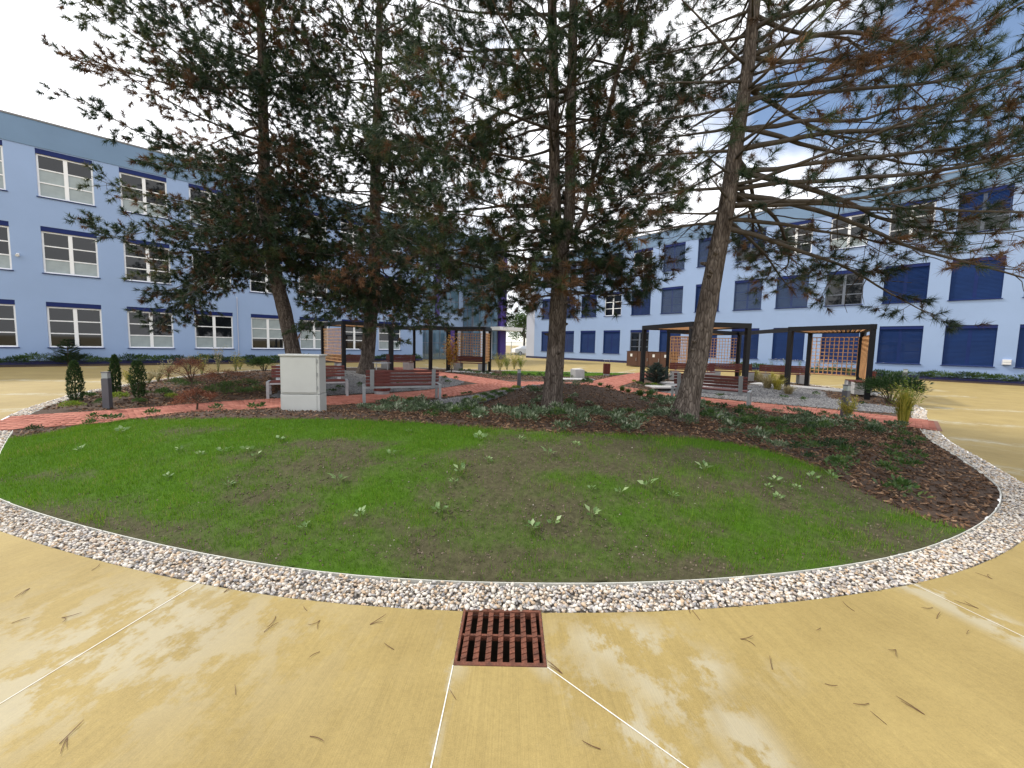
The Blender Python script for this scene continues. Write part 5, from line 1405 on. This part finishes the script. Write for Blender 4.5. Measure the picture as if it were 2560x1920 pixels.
# ------------------------------------------------------------------ pines
def needles(brush, seed, K, length, width):
    rs_ = np.random.RandomState(seed)
    P_ = np.array([b[0] for b in brush]); D = np.array([b[1] for b in brush]); L = np.array([b[2] for b in brush]); R0 = np.array([b[3] for b in brush])
    N = len(P_); D /= np.linalg.norm(D, axis=1, keepdims=True)
    ref = np.cross(D, rs_.randn(N, 3)); ref /= np.linalg.norm(ref, axis=1, keepdims=True); e = np.cross(D, ref)
    t_ = rs_.rand(N, K); a = rs_.rand(N, K) * 6.283; sp = 0.25 + 1.2 * rs_.rand(N, K) * (1.1 - 0.35 * t_)
    ln = length * (0.7 + 0.5 * rs_.rand(N, K))
    base = P_[:, None] + D[:, None] * (L[:, None] * t_)[..., None]
    rdir = ref[:, None] * np.cos(a)[..., None] + e[:, None] * np.sin(a)[..., None]
    nd = D[:, None] * np.cos(sp)[..., None] + rdir * np.sin(sp)[..., None]
    tip = base + nd * ln[..., None]; tip[..., 2] -= 0.015
    side = np.cross(nd, rs_.randn(N, K, 3)); side /= np.linalg.norm(side, axis=2, keepdims=True)
    w = side * width
    V = np.stack([base - w, base + w, tip], 2).reshape(-1, 3); n = N * K
    F = np.arange(n * 3).reshape(-1, 3)
    r = np.clip(np.repeat(R0, K) + 0.12 * rs_.randn(n), 0, 1)
    return np_mesh('foliage', V, F, {'rnd': np.repeat(r, 3)})
def make_pine(label, trunk, radii, zlo, zhi, nbr, reach, seed, dry=0.12, bare_in=0.35, elev=lambda f: rad(-4 + 40 * f), dens=1.0, K=34, NW=0.006, zcut=99, low=1.0, extra=(), stems=(), dead=0.0):
    """trunk: world points from the ground up; reach(az, f) length of a limb; f = 0 low .. 1 top"""
    rs_ = random.Random(seed)
    base = Vector(trunk[0]); t = empty('pine_tree', base, 0, label, 'pine tree', 'tall pines in the middle of the garden')
    T = [Vector(p) - base for p in trunk]
    def at_z(z, T=T):
        for a, b in zip(T[:-1], T[1:]):
            if a.z <= z <= b.z: return a.lerp(b, (z - a.z) / (b.z - a.z))
        return T[-1]
    ztop = T[-1].z
    def rad_z(z): return 0.87 * float(np.interp(z, [p.z for p in T], radii))
    # trunk with ridged bark
    def trunk_mesh(T, rfun, flare=True):
        m = MB(); zs_ = list(np.arange(0, T[-1].z, 0.09)) + [T[-1].z]; k = 26
        nzs = np.random.RandomState(seed)
        ph = nzs.rand() * 50
        base_i = len(m.v)
        for z in zs_:
            c = at_z(z, T); r = rfun(z)
            fl = 1 + (0.42 * math.exp(-z / 0.22) if flare else 0)
            for j in range(k):
                a = 2 * math.pi * j / k
                nn = float(vnoise(np.array([ph + a * 3.2]), np.array([z * 1.7]))[0]) - 0.5
                n2 = float(vnoise(np.array([ph + a * 7.2 + 9]), np.array([z * 3.2]))[0]) - 0.5
                rr = r * (fl * (1 + 0.06 * math.sin(3 * a + ph) * math.exp(-z / 0.6)) + 0.10 * nn + 0.09 * n2)
                m.v.append((c.x + math.cos(a) * rr, c.y + math.sin(a) * rr, c.z - (0.12 if z == 0 else 0)))
        for i in range(len(zs_) - 1):
            for j in range(k):
                a = base_i + i * k + j; b = base_i + i * k + (j + 1) % k; m.f.append((a, b, b + k, a + k))
        m.f.append(tuple(base_i + (len(zs_) - 1) * k + j for j in range(k)))
        return m
    trunk_mesh(T, rad_z).build('trunk', M['bark'], t, sm=True)
    allstems = [(T, rad_z, zlo, zhi)]
    for st_pts, st_r in stems:
        S_ = [Vector(p) - base for p in st_pts]
        MB().tube(S_, st_r, 14).build('stem', M['bark'], t, sm=True)
    for z in [zlo * (0.25 + 0.7 * rs_.random()) for _ in range(9)]:      # knots and dead stubs
        c = at_z(z); r = rad_z(z); a = rs_.random() * 6.28
        d = Vector((math.cos(a), math.sin(a), 0.2))
        MB().tube([c + d * (r * 0.75), c + d * (r * 1.05), c + d * (r * 1.05 + 0.02 + 0.10 * rs_.random())], [0.05, 0.035, 0.02], 7).build('knot', M['bark'], t, sm=True)
    green = []; brown = []; shade = [0.0]
    def walk(p, d, L, sag, lift, stepl, wig):
        pts = [p.copy()]; d = d.normalized(); n = max(2, int(L / stepl)); 
        for i in range(n):
            f = i / n
            d = d + Vector((rs_.gauss(0, wig), rs_.gauss(0, wig), rs_.gauss(0, wig) - sag * (1 - f) + lift * f))
            d.normalize(); p = p + d * (L / n); pts.append(p.copy())
        return pts
    def brush(p, d, dryp):
        L = 0.07 + 0.12 * rs_.random()
        r0 = min(1, max(0, rs_.gauss(0.42 + shade[0], 0.18)))
        (brown if rs_.random() < dryp else green).append((tuple(p), tuple(d), L, r0))
    def limb(p0, az, el, L, r0, dryp, f):
        m = MB(); lush = 0.55 + 0.9 * rs_.random(); shade[0] = rs_.gauss(0, 0.2)  # random tone per limb, so some limbs look lit by needle colour alone
        if dryp >= 1: lush = 1.1; shade[0] = 0.4
        d = Vector((math.cos(az) * math.cos(el), math.sin(az) * math.cos(el), math.sin(el)))
        pts = walk(p0, d, L, 0.035 * (1 - f), 0.075, 0.33, 0.07)
        n = len(pts); rr = [r0 * (1 - 0.85 * (i / (n - 1)) ** 0.8) for i in range(n)]
        m.tube(pts, rr, 5)
        acc = 0; side = 1
        for i in range(1, n):
            f2 = i / (n - 1)
            if f2 < bare_in * 0.5: continue
            dm = (pts[i] - pts[i - 1]).normalized(); hz = Vector((-dm.y, dm.x, 0)); hz = hz.normalized() if hz.length > 0.01 else Vector((1, 0, 0))
            for q_ in range(2 if f2 > bare_in else 1):
                if rs_.random() > (0.95 if f2 > bare_in else 0.5): continue
                side = -side
                L2 = (0.40 + 0.70 * rs_.random()) * (0.45 + 0.55 * min(1, L / 3.5)) * (1.25 - 0.55 * f2)
                p1 = pts[i - 1].lerp(pts[i], rs_.random())
                d2 = dm * (0.5 + 0.4 * rs_.random()) + hz * side * (0.6 + 0.5 * rs_.random()) + Vector((0, 0, rs_.gauss(0.02, 0.35)))
                tw_ = walk(p1, d2, L2, 0.10, 0.16, 0.16, 0.16)
                m.tube(tw_, [max(0.004, rr[i] * 0.42) * (1 - 0.6 * k / (len(tw_) - 1)) + 0.0015 for k in range(len(tw_))], 3, False)
                bareq = f2 < bare_in or rs_.random() < dead
                if bareq and rs_.random() < 0.75: continue
                e2 = (tw_[-1] - tw_[-2]).normalized()
                brush(tw_[-1] - e2 * 0.05, e2, dryp)
                for k in range(1, len(tw_)):
                    dn = dens * lush; ns = int(dn) + (1 if rs_.random() < dn - int(dn) else 0)
                    for _ in range(ns):
                        dd = (tw_[k] - tw_[k - 1]).normalized() + Vector((rs_.gauss(0, 0.6), rs_.gauss(0, 0.6), rs_.gauss(0.12, 0.5)))
                        dd.normalize(); l3 = 0.10 + 0.22 * rs_.random(); tip = tw_[k] + dd * l3
                        m.tube([tw_[k], tip], [0.0045, 0.0025], 3, False)
                        brush(tip - dd * 0.05, dd + Vector((0, 0, 0.2)), dryp)
        e2 = (pts[-1] - pts[-2]).normalized(); brush(pts[-1] - e2 * 0.08, e2, dryp * 0.5)
        m.build('branch', M['twig'], t, sm=True)
    for i in range(nbr):
        f = ((i + rs_.random() * 0.8) / nbr) ** low
        z = zlo + (zhi - zlo) * f
        az = i * 2.399 + rs_.gauss(0, 0.35)
        L = reach(az, f) * (0.8 + 0.35 * rs_.random())
        if L < 0.25 or (z + base.z > zcut and i % 2): continue
        src = T; rz_ = rad_z
        c = at_z(z); r0 = min(0.014 + 0.0075 * L, rad_z(z) * 0.5)
        if stems and rs_.random() < 0.45:
            S_ = [Vector(p) - base for p in stems[0][0]]
            if S_[0].z < z < S_[-1].z: c = at_z(z, S_)
        dp_ = dry * (1.6 if f < 0.25 else 0.8)
        if rs_.random() < 0.06: dp_ = 0.8
        limb(c, az, elev(f) + rs_.gauss(0, 0.10), L, r0, dp_, f)
    for (z, az, el, L, r0, dp_) in extra: limb(at_z(z), az, el, L, r0 * 0.8, dp_, 0.2)
    me = needles(green, seed, K, 0.145, NW); o = link('foliage', me, M['needle'], t); o['kind'] = 'stuff'
    if brown: me = needles(brown, seed + 1, K, 0.135, NW); o = link('dry_foliage', me, M['needle_dry'], t); o['kind'] = 'stuff'
    return len(green), len(brown)
def lob(az, *ls):
    """sum of lobes (direction in degrees, half width, weight)"""
    v = 0
    for c, w, a in ls:
        d = (math.degrees(az) - c + 180) % 360 - 180; v += a * math.exp(-(d / w) ** 2)
    return v
# first pine, behind the cabinet
Y1 = 13.0
tr1 = [atd(742, 960, Y1)] + [atd(*p, Y1) for p in ((735, 890), (712, 780), (686, 678), (664, 542), (659, 325), (651, 0))]
tr1[0].z = Hs(tr1[0].x, tr1[0].y); tr1 += [Vector((tr1[-1].x - 0.1, Y1, 15.2)), Vector((tr1[-1].x - 0.1, Y1, 18.0))]
n1 = make_pine('tall pine with a curved trunk rising behind the grey cabinet', tr1, [0.29, 0.275, 0.25, 0.23, 0.21, 0.17, 0.12, 0.08, 0.02], 4.0, 16.5, 138,
               lambda az, f: (1.9 + 2.9 * lob(az, (180, 70, 1.0)) + 0.7 * lob(az, (-90, 60, 1))) * (1 - 0.55 * max(0, f - 0.55) / 0.45) * (1.0 if f > 0.05 else 0.85), 101, 0.12, 0.28, lambda f: rad(-24 + 65 * f), 1.6, 38, 0.0092, 13.5, 1.35)
# second pine, in the gravel
Y2 = 14.4
tr2 = [atd(914, 938, Y2)] + [atd(*p, Y2) for p in ((919, 890), (935, 705), (941, 347), (949, 54))]
tr2[0].z = Hs(tr2[0].x, tr2[0].y); tr2 += [Vector((tr2[-1].x + 0.1, Y2, 16.5)), Vector((tr2[-1].x + 0.1, Y2, 19.0))]
n2 = make_pine('tall straight pine standing in grey gravel behind the litter bin', tr2, [0.30, 0.28, 0.245, 0.18, 0.13, 0.08, 0.02], 3.1, 17.5, 136,
               lambda az, f: (2.3 + 1.3 * lob(az, (-80, 80, 1.0)) + 0.7 * lob(az, (0, 50, 1))) * (1 - 0.5 * max(0, f - 0.6) / 0.4), 102, 0.09, 0.25, lambda f: rad(-20 + 55 * f), 1.5, 38, 0.0092, 14.5, 1.45,
               extra=((3.4, rad(-95), rad(-16), 1.9, 0.035, 0.9), (3.9, rad(-150), rad(-5), 2.4, 0.04, 0.2), (4.3, rad(-30), rad(-5), 2.4, 0.04, 0.2)))
# third pine, forked, on the mulch
p3 = at(1377, 1036); Y3 = p3.y
tr3 = [Vector(p3)] + [atd(*p, Y3) for p in ((1388, 900), (1396, 770), (1402, 640), (1388, 540), (1386, 400), (1384, 200), (1380, 0))]
tr3 += [Vector((tr3[-1].x, Y3, 11.5)), Vector((tr3[-1].x, Y3, 14.0))]
st3 = [atd(*p, Y3 + 0.05) for p in ((1404, 640), (1424, 540), (1428, 300), (1434, 0))]; st3 += [Vector((st3[-1].x + 0.1, Y3, 12.0)), Vector((st3[-1].x + 0.1, Y3, 14.5))]
st3b = [atd(*p, Y3 - 0.1) for p in ((1430, 590), (1460, 540), (1500, 360), (1545, 180), (1600, 0))]; st3b += [Vector((st3b[-1].x + 0.5, Y3, 11.5))]
n3 = make_pine('dark forked pine on the mulch mound in the middle', tr3, [0.24, 0.205, 0.195, 0.185, 0.14, 0.125, 0.11, 0.10, 0.07, 0.02], 2.45, 13.0, 124,
               lambda az, f: (1.5 + 2.3 * lob(az, (178, 65, 1.0)) + 0.8 * lob(az, (0, 60, 1.0)) + 0.3 * lob(az, (90, 60, 1))) * (1 - 0.45 * max(0, f - 0.6) / 0.4) * (0.75 if f < 0.12 else 1), 103, 0.15, 0.28, lambda f: rad(-4 + 42 * f), 1.6, 54, 0.0056, 9.5, 1.2,
               stems=((st3, [0.12, 0.115, 0.10, 0.085, 0.06, 0.02]), (st3b, [0.05, 0.05, 0.045, 0.04, 0.035, 0.01])),
               extra=((2.75, rad(182), rad(2), 3.6, 0.055, 0.25), (3.2, rad(170), rad(10), 3.4, 0.06, 0.2), (2.6, rad(20), rad(0), 2.4, 0.04, 0.4), (3.6, rad(5), rad(18), 3.0, 0.045, 0.3)))
# fourth pine, leaning right
p4 = at(1707, 1050); Y4 = p4.y
tr4 = [Vector(p4)] + [atd(*p, Y4) for p in ((1727, 970), (1746, 890), (1779, 705), (1817, 515), (1844, 336), (1871, 163), (1887, 0))]
tr4 += [Vector((tr4[-1].x + 0.25, Y4, 11.0)), Vector((tr4[-1].x + 0.4, Y4, 13.5))]
n4 = make_pine('leaning pine with long bare limbs reaching over the right lawn', tr4, [0.215, 0.19, 0.175, 0.162, 0.138, 0.118, 0.104, 0.092, 0.06, 0.02], 3.1, 12.5, 112,
               lambda az, f: (1.15 + 4.1 * lob(az, (10, 62, 1.0)) + 0.9 * lob(az, (180, 50, 1.0))) * (1 - 0.4 * max(0, f - 0.6) / 0.4), 104, 0.16, 0.42, lambda f: rad(-3 + 34 * f), 1.05, 64, 0.0038, 9.5, 1.1, dead=0.25,
               extra=((3.25, rad(8), rad(-1), 4.6, 0.05, 0.45), (3.45, rad(-12), rad(2), 5.0, 0.055, 0.4), (3.6, rad(20), rad(4), 5.2, 0.055, 0.35), (4.3, rad(-5), rad(6), 5.6, 0.06, 0.3), (5.2, rad(5), rad(10), 5.4, 0.055, 0.25), (6.1, rad(-20), rad(16), 5.4, 0.055, 0.2), (7.0, rad(-8), rad(20), 5.2, 0.05, 0.2),
                      (5.2, rad(-30), rad(14), 2.5, 0.03, 1.0), (5.0, rad(-38), rad(-4), 1.7, 0.03, 1.0), (5.4, rad(-22), rad(6), 2.3, 0.03, 1.0), (3.7, rad(-25), rad(6), 5.4, 0.055, 0.3), (4.0, rad(0), rad(8), 5.8, 0.055, 0.3), (4.6, rad(12), rad(12), 5.8, 0.055, 0.25), (5.7, rad(-2), rad(18), 6.0, 0.055, 0.2)))
print('pine brushes', n1, n2, n3, n4)

# ------------------------------------------------------------------ trees beyond the gap
def far_tree(loc, h, r, seed, label):
    rs_ = np.random.RandomState(seed); t = empty('street_tree', loc, 0, label, 'tree', 'leafy trees beyond the gate')
    m = MB(); m.tube([(0, 0, -0.1), (0.1, 0, h * 0.35), (0, 0.1, h * 0.8)], [0.22, 0.16, 0.05], 8)
    cl = 34; cd = sphere_dirs(cl, rs_, -0.4) * (r, r, h * 0.36) * (0.5 + 0.5 * rs_.rand(cl))[:, None] + (0, 0, h * 0.5)
    for c in cd[:14]: m.tube([(0, 0, h * 0.35), tuple(c * (0.6, 0.6, 0.8)), tuple(c)], [0.08, 0.05, 0.02], 5)
    m.build('trunk', M['bark'], t)
    n = 5200; k = rs_.randint(cl, size=n); dd = sphere_dirs(n, rs_)
    pos = cd[k] + dd * (rs_.rand(n) ** 0.5)[:, None] * r * 0.34
    o = link('crown', leaf_mesh('crown', pos, dd + (0, 0, 0.2), 0.30 * (0.6 + 0.7 * rs_.rand(n)), 0.6, rs_, np.clip(0.5 * rs_.rand(n) + 0.5 * rs_.rand(cl)[k], 0, 1)), M['leaf_mid'], t)
far_tree((1.9, 66, 0), 8.5, 3.4, 1, 'leafy green tree behind the white parked car')
far_tree((5.2, 72, 0), 11, 3.6, 2, 'taller green tree partly hidden by the end of the right building')
far_tree((-4.5, 70, 0), 10, 3.4, 3, 'green tree behind the glass stair tower')

# ------------------------------------------------------------------ fallen needles on the concrete
ndspots = [(30, 1568), (150, 1880), (170, 1860), (690, 1555), (768, 1537), (800, 1560), (925, 1577), (985, 1640), (800, 1645), (775, 1868), (1140, 1772), (1405, 1702), (2135, 1540), (2050, 1580), (1850, 1610), (2237, 1640), (1930, 1690), (2060, 1730), (2170, 1780), (2215, 1825), (2310, 1801), (2330, 1530), (2415, 1600), (2480, 1460), (2445, 1530), (2340, 1560), (230, 1437), (660, 1590), (590, 1755), (75, 1480), (1725, 1545), (1500, 1900), (155, 1555), (560, 1365 + 130), (1730, 1535), (970, 1515)]
def needle_pair(seed):
    rs_ = random.Random(seed); m = MB(); a0 = rs_.random() * 0.5
    for s in (-1, 1):
        if s == 1 and rs_.random() < 0.5: continue
        b = s * (0.02 + 0.16 * rs_.random()); c = rs_.gauss(0, 0.9); L = 0.055 + 0.035 * rs_.random(); pts = []; x = y = 0; an = b
        for k in range(6):
            pts.append((x, y, 0.003 + 0.001 * k)); an += c / 6; x += math.cos(an) * L / 5; y += math.sin(an) * L / 5
        m.tube(pts, [0.0013] * 5 + [0.0007], 4)
    return m.mesh('fallen_needle')
nm = [needle_pair(i) for i in range(9)]
M['fallen'] = mat('fallen_needle_brown', (0.10, 0.042, 0.02), 0.7)
for i, (px, py) in enumerate(ndspots):
    p = at(px, py)
    if inside([p.x], [p.y], ROUT)[0]: continue
    o = tag(link('fallen_needle', nm[i % 9], M['fallen']), 'thin brown fallen pine needle lying on the ochre concrete', 'pine needle', 'fallen pine needles on the concrete')
    o.location = (p.x, p.y, 0.0); o.rotation_euler = (0, 0, random.random() * 6.28); s = 0.8 + 0.5 * random.random(); o.scale = (s, s, 1)
